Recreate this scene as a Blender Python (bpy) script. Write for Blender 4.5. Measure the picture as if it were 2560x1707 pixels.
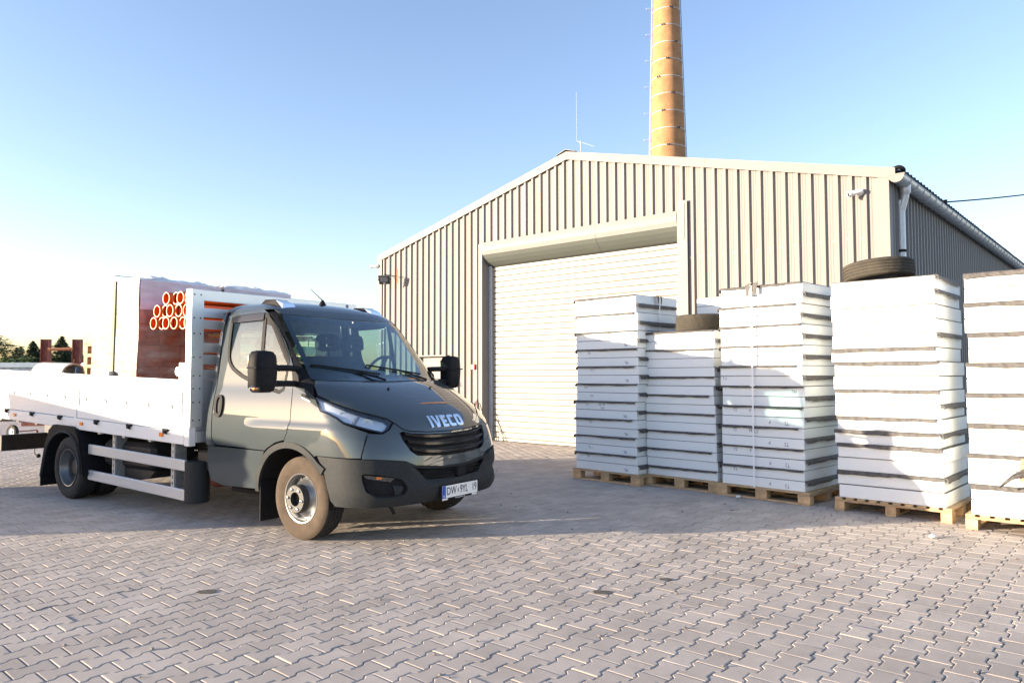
import bpy, bmesh, math, random
import numpy as np
from mathutils import Vector, Matrix
from mathutils.geometry import delaunay_2d_cdt
random.seed(7); RNG=np.random.default_rng(7)
for o in list(bpy.data.objects): bpy.data.objects.remove(o, do_unlink=True)
SC=bpy.context.scene; COL=SC.collection
R=math.radians
# ------------------------------------------------------------------ camera, sky, sun, exposure
CAM_H=1.475
cd=bpy.data.cameras.new('camera'); cam=bpy.data.objects.new('camera',cd); COL.objects.link(cam)
cd.sensor_width=36.0; cd.lens=1845/2560*36; cd.clip_start=.05; cd.clip_end=4000
cam.matrix_world=Matrix.Translation((0,0,CAM_H))@Matrix.Rotation(math.pi/2+.0442,4,'X')@Matrix.Rotation(-.0025,4,'Z')
SC.camera=cam
LIGHT=Vector((0.98,0.20,0)).normalized()      # horizontal travel direction of the sunlight
SUN_EL=R(7.2)
w=bpy.data.worlds.new('World'); SC.world=w; w.use_nodes=True
nt=w.node_tree; bg=nt.nodes['Background']
sky=nt.nodes.new('ShaderNodeTexSky'); sky.sky_type='NISHITA'; sky.sun_disc=False
sky.sun_elevation=SUN_EL; sky.sun_rotation=math.atan2(-LIGHT.x,-LIGHT.y); sky.altitude=200; sky.air_density=1.0; sky.dust_density=.7; sky.ozone_density=2.1
wb=nt.nodes.new('ShaderNodeMix'); wb.data_type='RGBA'; wb.blend_type='MULTIPLY'; wb.inputs[0].default_value=1; wb.inputs[7].default_value=(1.12,.945,.975,1)
nt.links.new(sky.outputs[0],wb.inputs[6]); nt.links.new(wb.outputs[2],bg.inputs[0]); bg.inputs[1].default_value=.15
sd=bpy.data.lights.new('sun','SUN'); sd.energy=4.6; sd.angle=R(.55); sd.color=(1,.83,.62)
sun=bpy.data.objects.new('sun',sd); COL.objects.link(sun)
dv=Vector((LIGHT.x*math.cos(SUN_EL),LIGHT.y*math.cos(SUN_EL),-math.sin(SUN_EL)))
sun.rotation_euler=dv.to_track_quat('-Z','Y').to_euler(); sun.location=(-20,-6,12)
SC.view_settings.view_transform='Standard'; SC.view_settings.look='None'; SC.view_settings.gamma=1
SC.view_settings.use_curve_mapping=False; SC.view_settings.exposure=1.75
SC.render.engine='CYCLES'
SC.cycles.max_bounces=8; SC.cycles.transparent_max_bounces=16; SC.cycles.glossy_bounces=4
# ------------------------------------------------------------------ materials
def mat(name,col,rough=.6,metal=0.,nscale=0.,namt=.15,bump=0.,bscale=60.,spec=.5,rand=0.,coat=0.,island=0.,stretch=None,col2=None,rvar=0.,big=0.):
    m=bpy.data.materials.new(name); m.use_nodes=True; T=m.node_tree; N=T.nodes; L=T.links
    b=N['Principled BSDF']; b.inputs['Roughness'].default_value=rough; b.inputs['Metallic'].default_value=metal
    b.inputs['Specular IOR Level'].default_value=spec; b.inputs['Coat Weight'].default_value=coat; b.inputs['Coat Roughness'].default_value=.025
    c=(*col,1); b.inputs['Base Color'].default_value=c
    tc=N.new('ShaderNodeTexCoord'); vec=tc.outputs['Object']
    if big: vec=N.new('ShaderNodeNewGeometry').outputs['Position']
    if stretch:
        mp=N.new('ShaderNodeMapping'); mp.inputs['Scale'].default_value=stretch; L.new(vec,mp.inputs[0]); vec=mp.outputs[0]
    out=None
    if nscale:
        n=N.new('ShaderNodeTexNoise'); n.inputs['Scale'].default_value=nscale; n.inputs['Detail'].default_value=5; n.inputs['Roughness'].default_value=.6; L.new(vec,n.inputs['Vector'])
        r=N.new('ShaderNodeMapRange'); r.inputs[1].default_value=.3; r.inputs[2].default_value=.7; L.new(n.outputs[0],r.inputs[0])
        mx=N.new('ShaderNodeMix'); mx.data_type='RGBA'; L.new(r.outputs[0],mx.inputs[0])
        lo=tuple(x*(1-namt) for x in col); hi=tuple(min(1,x*(1+namt)) for x in col)
        if col2: lo,hi=col,col2
        mx.inputs[6].default_value=(*lo,1); mx.inputs[7].default_value=(*hi,1); out=mx.outputs[2]
        if rvar:
            rr=N.new('ShaderNodeMapRange'); rr.inputs[1].default_value=.3; rr.inputs[2].default_value=.7; rr.inputs[3].default_value=max(0,rough-rvar); rr.inputs[4].default_value=min(1,rough+rvar)
            L.new(n.outputs[0],rr.inputs[0]); L.new(rr.outputs[0],b.inputs['Roughness'])
    if rand or island:
        if rand: src=N.new('ShaderNodeObjectInfo').outputs['Random']; amt=rand
        else: src=N.new('ShaderNodeNewGeometry').outputs['Random Per Island']; amt=island
        r2=N.new('ShaderNodeMapRange'); r2.inputs[3].default_value=1-amt; r2.inputs[4].default_value=1+amt; L.new(src,r2.inputs[0])
        m2=N.new('ShaderNodeMix'); m2.data_type='RGBA'; m2.blend_type='MULTIPLY'; m2.inputs[0].default_value=1
        if out is None: m2.inputs[6].default_value=c
        else: L.new(out,m2.inputs[6])
        L.new(r2.outputs[0],m2.inputs[7]); out=m2.outputs[2]
    if big:
        for sc_,lo_,hi_,am_ in ((.45,.35,.65,big),(5.5,.52,.74,-big*.9)):
            gn=N.new('ShaderNodeTexNoise'); gn.inputs['Scale'].default_value=sc_; gn.inputs['Detail'].default_value=7; gn.inputs['Roughness'].default_value=.65; L.new(vec,gn.inputs['Vector'])
            gr_=N.new('ShaderNodeMapRange'); gr_.inputs[1].default_value=lo_; gr_.inputs[2].default_value=hi_; gr_.inputs[3].default_value=1-max(am_,0); gr_.inputs[4].default_value=1+am_; L.new(gn.outputs[0],gr_.inputs[0])
            gm=N.new('ShaderNodeMix'); gm.data_type='RGBA'; gm.blend_type='MULTIPLY'; gm.inputs[0].default_value=1; L.new(out,gm.inputs[6]); L.new(gr_.outputs[0],gm.inputs[7]); out=gm.outputs[2]
    if out is not None: L.new(out,b.inputs['Base Color'])
    if bump:
        bn=N.new('ShaderNodeTexNoise'); bn.inputs['Scale'].default_value=bscale; bn.inputs['Detail'].default_value=4; L.new(vec,bn.inputs['Vector'])
        bp=N.new('ShaderNodeBump'); bp.inputs['Strength'].default_value=bump; bp.inputs['Distance'].default_value=.01; L.new(bn.outputs[0],bp.inputs['Height']); L.new(bp.outputs[0],b.inputs['Normal'])
    return m
def glassmat(name,tint=(.85,.93,.92),rough=.0,ior=1.5,boost=1.0):
    m=bpy.data.materials.new(name); m.use_nodes=True; T=m.node_tree; N=T.nodes; L=T.links
    N.remove(N['Principled BSDF']); o=N['Material Output']
    t=N.new('ShaderNodeBsdfTransparent'); t.inputs[0].default_value=(*tint,1)
    g=N.new('ShaderNodeBsdfGlossy'); g.inputs['Roughness'].default_value=rough
    lw=N.new('ShaderNodeLayerWeight'); lw.inputs[0].default_value=.5
    pw=N.new('ShaderNodeMath'); pw.operation='POWER'; pw.inputs[1].default_value=3.0; L.new(lw.outputs['Facing'],pw.inputs[0])
    mu=N.new('ShaderNodeMath'); mu.operation='MULTIPLY_ADD'; mu.use_clamp=True; mu.inputs[1].default_value=.9; mu.inputs[2].default_value=.055*boost; L.new(pw.outputs[0],mu.inputs[0])
    mx=N.new('ShaderNodeMixShader'); L.new(mu.outputs[0],mx.inputs[0]); L.new(t.outputs[0],mx.inputs[1]); L.new(g.outputs[0],mx.inputs[2]); L.new(mx.outputs[0],o.inputs[0])
    return m
def filmmat(name,alpha=.5,col=(.82,.82,.85)):
    m=bpy.data.materials.new(name); m.use_nodes=True; T=m.node_tree; N=T.nodes; L=T.links
    b=N['Principled BSDF']; b.inputs['Base Color'].default_value=(*col,1); b.inputs['Roughness'].default_value=.28
    n=N.new('ShaderNodeTexNoise'); n.inputs['Scale'].default_value=6; n.inputs['Detail'].default_value=5
    tc=N.new('ShaderNodeTexCoord'); mp=N.new('ShaderNodeMapping'); mp.inputs['Scale'].default_value=(.6,.6,2.2); L.new(tc.outputs['Object'],mp.inputs[0]); L.new(mp.outputs[0],n.inputs['Vector'])
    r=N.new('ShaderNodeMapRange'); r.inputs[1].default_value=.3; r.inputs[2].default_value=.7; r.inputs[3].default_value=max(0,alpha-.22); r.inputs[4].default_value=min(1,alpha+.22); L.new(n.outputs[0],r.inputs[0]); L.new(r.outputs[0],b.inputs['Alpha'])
    bp=N.new('ShaderNodeBump'); bp.inputs['Strength'].default_value=.5; bp.inputs['Distance'].default_value=.03; L.new(n.outputs[0],bp.inputs['Height']); L.new(bp.outputs[0],b.inputs['Normal'])
    return m
M={}
M['paver']=mat('paver_concrete',(0.43, 0.376, 0.328),.85,nscale=2.2,namt=.13,bump=.35,bscale=220,rand=.10,big=.10)
M['paver_all']=mat('paver_concrete_far',(0.43, 0.376, 0.328),.85,nscale=2.2,namt=.13,bump=.35,bscale=220,island=.10,big=.10)
M['joint']=mat('joint_sand',(0.21, 0.19, 0.17),.95,nscale=9,namt=.3)
M['yard']=mat('yard_ground',(0.33, 0.31, 0.29),.95,nscale=1.5,namt=.2)
M['clad']=mat('cladding_steel',(.222,.213,.208),.5,nscale=2.5,namt=.07,spec=.15,rvar=.06,stretch=(2,2,.12))
M['clad_trim']=mat('flashing_steel',(.235,.225,.217),.5,nscale=.9,namt=.05,bump=.25,bscale=2.5,spec=.15)
M['shutter']=mat('shutter_slats',(0.27, 0.255, 0.225),.45,nscale=.8,namt=.04)
M['hood_gry']=mat('shutter_hood_steel',(0.088, 0.1, 0.09),.4,nscale=.8,namt=.05)
M['galv']=mat('galvanised_steel',(.56,.59,.61),.4,metal=.35,nscale=14,namt=.12)
M['roof']=mat('roof_sheet',(.07,.075,.085),.5,nscale=2,namt=.1)
M['brick_y']=None
M['eps']=mat('polystyrene',(0.775, 0.81, 0.815),.8,nscale=60,namt=.03,bump=.12,bscale=320,rand=.02)
M['bitumen']=mat('bitumen_membrane',(0.085, 0.08, 0.078),.7,nscale=24,namt=.45,bump=.7,bscale=45)
M['wood']=mat('pallet_wood',(0.44, 0.31, 0.175),.8,nscale=9,namt=.28,stretch=(1,8,8),bump=.3,bscale=30,rand=.14)
M['wood2']=mat('pallet_block_wood',(.48,.33,.185),.85,nscale=14,namt=.3,bump=.3,bscale=60,rand=.16)
M['paint']=mat('truck_paint',(.050,.061,.064),.4,nscale=3,namt=.03,coat=1.0,spec=.02)
M['paint'].node_tree.nodes['Principled BSDF'].inputs['Coat IOR'].default_value=1.75
M['plastic']=mat('grey_plastic',(.032,.035,.037),.62,nscale=30,namt=.12,bump=.15,bscale=400,spec=.12)
M['black']=mat('black_plastic',(.017,.017,.019),.6,nscale=25,namt=.2,bump=.1,bscale=300,spec=.09)
M['blackgloss']=mat('gloss_black_trim',(.012,.012,.014),.12,nscale=20,namt=.1)
M['rubber']=mat('rubber',(.024,.023,.022),.85,nscale=12,namt=.35,bump=.3,bscale=90)
M['rubber_dust']=mat('dusty_rubber',(0.04, 0.028, 0.018),.9,nscale=9,namt=.45,bump=.3,bscale=80,col2=(.078,.054,.034))
M['rubber_old']=mat('weathered_rubber',(0.034, 0.03, 0.024),.9,nscale=8,namt=.4,bump=.35,bscale=60,col2=(.062,.054,.040))
M['rim']=mat('wheel_silver',(0.22, 0.225, 0.23),.34,metal=.7,nscale=8,namt=.12)
M['hub']=mat('hub_black',(0.028, 0.028, 0.028),.55,nscale=14,namt=.3)
M['reflector']=mat('lamp_reflector',(.88,.9,.92),.32,metal=.2,nscale=40,namt=.06)
M['bandsteel']=mat('painted_band_steel',(.42,.41,.40),.5,nscale=6,namt=.1)
M['chrome']=mat('chrome',(.9,.9,.9),.08,metal=1.0,nscale=5,namt=.02)
M['alu']=mat('white_dropside',(.80,.80,.79),.38,nscale=1.2,namt=.03)
M['alu2']=mat('anodised_aluminium',(.66,.68,.70),.36,metal=.55,nscale=22,namt=.06,stretch=(1,1,14))
M['frame']=mat('chassis_black',(.018,.018,.018),.6,nscale=10,namt=.4,bump=.2,bscale=60)
M['interior']=mat('cab_interior',(.03,.032,.036),.75,nscale=12,namt=.2)
M['lining']=mat('cab_lining',(0.34, 0.35, 0.36),.8,nscale=12,namt=.1)
M['seat']=mat('seat_fabric',(.026,.028,.032),.85,nscale=60,namt=.3)
M['glass']=glassmat('windscreen_glass',(.82,.92,.93),boost=1.4)
M['glass2']=glassmat('side_glass',(.72,.84,.80))
M['lens']=glassmat('lamp_lens',(.93,.95,.97),rough=.02,boost=1.6)
M['amber']=mat('amber_lens',(.85,.24,.02),.25,nscale=40,namt=.1)
M['red']=mat('red_plastic',(.55,.03,.03),.4,nscale=20,namt=.1)
M['white']=mat('white_paint',(.8,.8,.79),.45,nscale=20,namt=.04)
M['ink']=mat('black_ink',(.02,.02,.022),.6,nscale=40,namt=.1)
M['marker']=mat('felt_marker_ink',(.12,.13,.17),.8,nscale=40,namt=.3)
M['blue']=mat('plate_blue',(.02,.09,.45),.4,nscale=20,namt=.05)
M['bluestrap']=mat('blue_strap',(.03,.16,.36),.7,nscale=20,namt=.1)
M['strap']=mat('polyester_strap',(0.2, 0.24, 0.17),.8,nscale=30,namt=.1)
M['band']=mat('white_strapping_band',(.85,.86,.88),.4,nscale=20,namt=.03)
M['clay']=mat('clay_block',(.33,.095,.055),.9,nscale=18,namt=.25,bump=.4,bscale=70,rand=.15)
M['clay_top']=mat('clay_core_dark',(.12,.035,.025),.95,nscale=18,namt=.25)
M['film']=filmmat('stretch_film',.90,(.62,.62,.74))
M['film_top']=filmmat('stretch_film_top',.75,(.82,.82,.84))
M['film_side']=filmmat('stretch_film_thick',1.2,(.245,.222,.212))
M['film_thin']=filmmat('stretch_film_thin',.16)
M['pipe']=mat('orange_pvc',(0.62, 0.1, 0.014),.38,nscale=6,namt=.07)
M['piperim']=mat('orange_pvc_lit_rim',(.85,.42,.24),.5,nscale=6,namt=.05)  # pipe colour lightened to paint in the sun on the socket rims
M['rust']=mat('red_oxide_steel',(.24,.075,.055),.75,nscale=9,namt=.35,bump=.3,bscale=50)
M['rustlight']=mat('orange_rust',(.42,.17,.08),.8,nscale=9,namt=.3,bump=.3,bscale=50)
M['leaf1']=mat('spruce_needles',(0.06, 0.095, 0.045),.8,nscale=3,namt=.4,island=.35)
M['leaf2']=mat('birch_leaves',(0.17, 0.18, 0.055),.75,nscale=3,namt=.35,island=.35)
M['leaf3']=mat('shrub_leaves',(0.12, 0.17, 0.045),.75,nscale=3,namt=.35,island=.35)
M['bark']=mat('bark',(.09,.065,.05),.9,nscale=12,namt=.4)
M['skip']=mat('shadow_caster_steel',(.05,.16,.2),.6,nscale=5,namt=.4)
M['concrete']=mat('concrete_pipe',(0.42, 0.41, 0.39),.8,nscale=8,namt=.12)
M['steelblue']=mat('shed_sheet',(.45,.52,.58),.45,metal=.2,nscale=3,namt=.1)
M['stain']=mat('oil_stain',(.10,.085,.07),.7,nscale=30,namt=.4)
M['paper']=mat('paper',(.82,.82,.8),.8,nscale=20,namt=.05)
M['lampglass']=glassmat('floodlight_glass',(.75,.78,.8),rough=.05,boost=1.5)
M['step']=mat('galv_bracket',(.5,.52,.53),.4,metal=.6,nscale=15,namt=.15)
# ------------------------------------------------------------------ mesh helpers
class B:
    def __init__(s): s.v=[]; s.f=[]; s.m=[]; s.cur=0
    def add(s,v,f):
        o=len(s.v); s.v+= [tuple(p) for p in v]; s.f+=[tuple(i+o for i in q) for q in f]; s.m+=[s.cur]*len(f); return s
    def box(s,x0,x1,y0,y1,z0,z1,b=0.):
        if b<=0:
            v=[(x,y,z) for z in (z0,z1) for y in (y0,y1) for x in (x0,x1)]
            return s.add(v,[(0,2,3,1),(4,5,7,6),(0,1,5,4),(2,6,7,3),(0,4,6,2),(1,3,7,5)])
        b=min(b,(x1-x0)*.45,(y1-y0)*.45,(z1-z0)*.45)
        def ring(z,i): return [(x0+b+i,y0+i,z),(x1-b-i,y0+i,z),(x1-i,y0+b+i,z),(x1-i,y1-b-i,z),(x1-b-i,y1-i,z),(x0+b+i,y1-i,z),(x0+i,y1-b-i,z),(x0+i,y0+b+i,z)]
        rs=[ring(z0,b*.8),ring(z0+b,0),ring(z1-b,0),ring(z1,b*.8)]
        v=sum(rs,[]); f=[tuple(range(7,-1,-1)),tuple(range(24,32))]
        for k in range(3):
            for i in range(8): j=(i+1)%8; f.append((k*8+i,k*8+j,k*8+8+j,k*8+8+i))
        return s.add(v,f)
    def prism(s,poly,ax,a,b):
        n=len(poly)
        def P(p,h):
            return {'x':(h,p[0],p[1]),'y':(p[0],h,p[1]),'z':(p[0],p[1],h)}[ax]
        v=[P(p,a) for p in poly]+[P(p,b) for p in poly]
        f=[tuple(range(n-1,-1,-1)),tuple(range(n,2*n))]+[(i,(i+1)%n,n+(i+1)%n,n+i) for i in range(n)]
        return s.add(v,f)
    def tube(s,pts,r,n=8,cap=True,closed=False):
        P=[Vector(p) for p in pts]; k=len(P); rs=r if isinstance(r,(list,tuple)) else [r]*k
        v=[]; up=None
        for i in range(k):
            if closed: t=(P[(i+1)%k]-P[i-1])
            else: t=(P[min(i+1,k-1)]-P[max(i-1,0)])
            t.normalize()
            if up is None: up=Vector((0,0,1)) if abs(t.z)<.95 else Vector((1,0,0))
            a=t.cross(up); a.normalize(); b=a.cross(t); up=b
            for j in range(n):
                q=2*math.pi*j/n; v.append(P[i]+(a*math.cos(q)+b*math.sin(q))*rs[i])
        f=[]
        for i in range(k if closed else k-1):
            for j in range(n): f.append((i*n+j,i*n+(j+1)%n,((i+1)%k)*n+(j+1)%n,((i+1)%k)*n+j))
        if cap and not closed: f+=[tuple(range(n-1,-1,-1)),tuple(range((k-1)*n,k*n))]
        return s.add(v,f)
    def bar(s,p,q,wd,ht=None):
        p=Vector(p);q=Vector(q); ht=ht or wd; t=(q-p).normalized(); up=Vector((0,0,1)) if abs(t.z)<.95 else Vector((1,0,0))
        a=t.cross(up).normalized()*wd/2; b=a.cross(t).normalized()*ht/2
        v=[c+x*a+y*b for c in (p,q) for x,y in ((-1,-1),(1,-1),(1,1),(-1,1))]
        return s.add(v,[(3,2,1,0),(4,5,6,7)]+[(i,(i+1)%4,4+(i+1)%4,4+i) for i in range(4)])
    def lathe(s,prof,n=32,ax='y',c=(0,0,0),a0=0.,a1=None,close=False):
        # prof: (r,h) list; axis ax through c
        full=a1 is None; a1=2*math.pi if full else a1; m=n if full else n+1; v=[]
        for i in range(m):
            q=a0+(a1-a0)*i/n
            for r,h in prof:
                u,w_=r*math.cos(q),r*math.sin(q)
                p={'y':(u,h,w_),'x':(h,u,w_),'z':(u,w_,h)}[ax]
                v.append((p[0]+c[0],p[1]+c[1],p[2]+c[2]))
        k=len(prof); f=[]
        for i in range(n):
            i2=(i+1)%m
            for j in range(k-1+(1 if close else 0)): f.append((i*k+j,i*k+(j+1)%k,i2*k+(j+1)%k,i2*k+j))
        return s.add(v,f)
    def disc(s,c,r,n=24,ax='y'):
        v=[]
        for i in range(n):
            q=2*math.pi*i/n; u,w_=r*math.cos(q),r*math.sin(q)
            p={'y':(u,0,w_),'x':(0,u,w_),'z':(u,w_,0)}[ax]; v.append((p[0]+c[0],p[1]+c[1],p[2]+c[2]))
        return s.add(v,[tuple(range(n))])
    def sphere(s,c,r,n=10,k=6):
        rr=r if isinstance(r,(tuple,list)) else (r,r,r); v=[];f=[]
        for i in range(1,k):
            a=math.pi*i/k
            for j in range(n): q=2*math.pi*j/n; v.append((c[0]+rr[0]*math.sin(a)*math.cos(q),c[1]+rr[1]*math.sin(a)*math.sin(q),c[2]+rr[2]*math.cos(a)))
        v+=[(c[0],c[1],c[2]+rr[2]),(c[0],c[1],c[2]-rr[2])]; T=len(v)-2
        for i in range(k-2):
            for j in range(n): f.append((i*n+j,(i+1)*n+j,(i+1)*n+(j+1)%n,i*n+(j+1)%n))
        for j in range(n): f.append((T,j,(j+1)%n)); f.append((T+1,(k-2)*n+(j+1)%n,(k-2)*n+j))
        return s.add(v,f)
    def xf(s,Mx): s.v=[tuple(Mx@Vector(p)) for p in s.v]; return s
    def fn(s,g): s.v=[tuple(g(p)) for p in s.v]; return s
    def mesh(s,name,mats,smooth=None,fixn=True):
        me=bpy.data.meshes.new(name); me.from_pydata(s.v,[],s.f)
        if fixn:
            bm=bmesh.new(); bm.from_mesh(me); bmesh.ops.recalc_face_normals(bm,faces=bm.faces); bm.to_mesh(me); bm.free()
        mats=mats if isinstance(mats,(list,tuple)) else [mats]
        for q in mats: me.materials.append(M[q] if isinstance(q,str) else q)
        if len(mats)>1: me.polygons.foreach_set('material_index',s.m)
        if smooth is not None:
            try: me.shade_smooth()
            except Exception: me.polygons.foreach_set('use_smooth',[True]*len(me.polygons))
            if smooth<3.1: me.set_sharp_from_angle(angle=smooth)
        me.update(); return me
    def obj(s,name,mats,parent=None,smooth=None,loc=None,fixn=True):
        return put(name,s.mesh(name,mats,smooth,fixn),parent,loc)
def put(name,me,parent=None,loc=None,rot=None):
    o=bpy.data.objects.new(name,me); COL.objects.link(o)
    if parent is not None: o.parent=parent
    if loc is not None: o.location=loc
    if rot is not None: o.rotation_euler=rot
    return o
def tag(o,label=None,cat=None,group=None,kind=None):
    if label: o['label']=label
    if cat: o['category']=cat
    if group: o['group']=group
    if kind: o['kind']=kind
    return o
def thing(name,label,cat,loc=(0,0,0),rz=0.,group=None):
    o=put(name,None,None,loc,(0,0,rz)); o.empty_display_size=.2; return tag(o,label,cat,group)
def copy_tree(o,parent=None):
    c=o.copy(); COL.objects.link(c); c.parent=parent
    for ch in list(o.children): copy_tree(ch,c)
    return c
S30=R(35)
def text_mesh(txt,size,depth,mat_,font_scale_x=1.,spacing=1.,bold=0.):
    cu=bpy.data.curves.new('txt','FONT'); cu.body=txt; cu.size=size; cu.extrude=depth; cu.align_x='CENTER'; cu.align_y='CENTER'; cu.space_character=spacing; cu.offset=bold; cu.resolution_u=4
    o=bpy.data.objects.new('txt',cu); COL.objects.link(o)
    dg=bpy.context.evaluated_depsgraph_get(); me=bpy.data.meshes.new_from_object(o.evaluated_get(dg)); bpy.data.objects.remove(o,do_unlink=True)
    me.transform(Matrix.Diagonal((font_scale_x,1,1,1))); me.materials.clear(); me.materials.append(M[mat_]); return me
def catmull(pts,n=6):
    P=[Vector(p) for p in pts]; out=[]
    for i in range(len(P)-1):
        a=P[max(i-1,0)];b=P[i];c=P[i+1];d=P[min(i+2,len(P)-1)]
        for k in range(n):
            t=k/n; out.append(.5*((2*b)+(c-a)*t+(2*a-5*b+4*c-d)*t*t+(3*b-a-3*c+d)*t**3))
    out.append(P[-1]); return out
# ------------------------------------------------------------------ ground and paving
TH=R(48.3); EC=Vector((math.cos(TH),math.sin(TH),0)); EJ=Vector((math.sin(TH),-math.cos(TH),0))
BA=R(-41.4); BT=Vector((math.cos(BA),math.sin(BA),0)); BN=Vector((math.sin(BA),-math.cos(BA),0)); BP0=Vector((-.56,16.513,0))
g=B().add([(-900,-900,-.03),(900,-900,-.03),(900,1500,-.03),(-900,1500,-.03)],[(0,1,2,3)]).obj('ground','yard'); tag(g,kind='structure')
PL,PW,PA,PB=.2,.1407,.083,.0577
def paver_mesh(full=True):
    g_=.0022; ch=.0060
    def outline(i):
        a=PA-g_-i; b=PB-g_-i; e=.1-g_-i; k=i*.4
        return [(-e,-a),(-.062-k,-a),(-.038-k,-b),(.038+k,-b),(.062+k,-a),(e,-a),(e,a),(.062+k,a),(.038+k,b),(-.038-k,b),(-.062-k,a),(-e,a)]
    t=outline(ch); o=outline(0)
    v=[(x,y,0) for x,y in t]+[(x,y,-.0032) for x,y in o]; f=[tuple(range(12))]
    for i in range(12): j=(i+1)%12; f.append((12+i,12+j,j,i))
    if full:
        v+=[(x,y,-.02) for x,y in o]
        for i in range(12): j=(i+1)%12; f.append((24+i,24+j,12+j,12+i))
    return v,f
yard=B().add([(-34,-3,-.011),(30,-3,-.011),(30,34,-.011),(-34,34,-.011)],[(0,1,2,3)]).obj('yard_paving','joint'); tag(yard,kind='structure')
org=Vector((1.28,3.832,0))+EJ*PA+EC*(PL/2)
cent=[]
va=EJ*PW+EC*(PL/2); vb=EC*PL
for i in range(-260,260):
    base=org+va*i
    j0=int(-(base.dot(EC))/PL)
    for j in range(j0-20,j0+170):
        p=base+vb*j
        if p.y<1.6 or p.y>27: continue
        lim=.72*p.y+1.3
        if p.x<-lim or p.x>lim: continue
        if p.y>14 and p.x>4: continue
        if (p-BP0).dot(BN)<-.12 and (p-BP0).dot(BT)>-3.6: continue
        cent.append(p)
cent.sort(key=lambda p:p.y**2+p.x**2)
vis=[p for p in cent if p.y>3.45 and abs(p.x)<.66*p.y]
near=set(id(p) for p in vis[:300])
pv,pf=paver_mesh(True); pme=B().add(pv,pf).mesh('paver','paver')
rotp=Matrix.Rotation(TH,4,'Z')
V=[];Fc=[]
v0=np.array(pv); lo_v,lo_f=paver_mesh(False); vl=np.array(lo_v)
c,s_=math.cos(TH),math.sin(TH); R2=np.array([[c,-s_,0],[s_,c,0],[0,0,1]])
parts=[];o=0
for p in cent:
    dz=RNG.normal(0,.0009)
    if id(p) in near:
        q=put('paver',pme,yard,(p.x,p.y,dz),(RNG.normal(0,.004),RNG.normal(0,.004),TH+RNG.normal(0,.004))); continue
    tx,ty=RNG.normal(0,.004,2); vv=vl.copy(); vv[:,2]+=vv[:,0]*tx+vv[:,1]*ty+dz
    parts.append(vv@R2.T+np.array([p.x,p.y,0])); Fc+=[tuple(k+o for k in q) for q in lo_f]; o+=len(vl)
me=bpy.data.meshes.new('pavers'); me.from_pydata(np.concatenate(parts).tolist(),[],Fc); me.materials.append(M['paver_all']); me.update()
tag(put('pavers',me,yard),kind='stuff')
# ------------------------------------------------------------------ warehouse
WH=thing('warehouse','long grey corrugated metal warehouse with gable front and roller shutter','warehouse',BP0,BA)
U0,U1,RID,ZE,ZR,LEN=-3.80,8.31,2.29,4.54,6.03,16.2
def gz(u): return ZR-(ZR-ZE)*abs(u-RID)/6.14
def ribpts(u0,u1,phase=-.259,pitch=.2072):
    """corrugation: list of (u, y) from u0 to u1, crowns proud to -y"""
    pts=[]; k=math.floor((u0-phase)/pitch)-1
    while phase+k*pitch<u1+pitch:
        c0=phase+k*pitch
        for du,y in ((-.078,0),(-.056,-.042),(-.010,-.042),(.012,0),(.045,0),(.051,-.0035),(.057,0),(.088,0),(.094,-.0035),(.100,0)): pts.append((c0+du,y))
        k+=1
    out=[]
    for (a,ya),(b,yb) in zip(pts,pts[1:]):
        if b<=u0 or a>=u1: continue
        if a<u0: ya+= (yb-ya)*(u0-a)/(b-a); a=u0
        if b>u1: yb= ya+(yb-ya)*(u1-a)/(b-a); b=u1
        if not out: out.append((a,ya))
        out.append((b,yb))
    return out
def sheet(u0,u1,zb,zt,name='cladding_sheet',mt='clad',cuts=()):
    P=ribpts(u0,u1)
    ex=[]
    for x in cuts:
        for (a,ya),(b,yb) in zip(P,P[1:]):
            if a<x<b: ex.append((x,ya+(yb-ya)*(x-a)/(b-a)))
    P=sorted(P+ex)
    v=[];f=[]
    for u,y in P: v+=[(u,y,zb(u)),(u,y,zt(u))]
    for i in range(len(P)-1): f.append((2*i,2*i+2,2*i+3,2*i+1))
    b=B().add(v,f); return b
DU0,DU1,DZ=-.10,4.80,4.41
WU0,WU1,WZ0,WZ1=-2.35,-1.33,.95,1.90
top=lambda u:gz(u)-.05
def addsheet(u0,u1,zb,zt):
    o=sheet(u0,u1,zb,zt,cuts=(RID,)).obj('cladding_sheet','clad',WH,fixn=False); return o
edges=[U0]
x=-.299
while x-1.036>U0+.2: x-=1.036
while x<U1-.2: edges.append(x); x+=1.036
edges.append(U1)
for a,b in zip(edges,edges[1:]):
    segs=[a]+[q for q in (WU0,WU1,DU0,DU1) if a<q<b]+[b]
    for p,q in zip(segs,segs[1:]):
        mid=(p+q)/2
        if DU0<mid<DU1: addsheet(p,q,lambda u:DZ,top)
        elif WU0<mid<WU1: addsheet(p,q,lambda u:0.,lambda u:WZ0); addsheet(p,q,lambda u:WZ1,top)
        else: addsheet(p,q,lambda u:0.,top)
# screws
sb=B()
for z in (1.25,2.45,3.55):
    k=-18
    for k in range(-18,42):
        u=-.259+.2072*k+.115
        if not(U0+.1<u<U1-.1) or (DU0-.1<u<DU1+.1 and z<4.5): continue
        if z>gz(u)-.3: continue
        sb.lathe([(0,-.008),(.010,-.006),(.013,0)],8,'y',(u,0,z+(k%3)*.004))
sb.obj('cladding_screws','galv',WH)['kind']='stuff'
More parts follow.
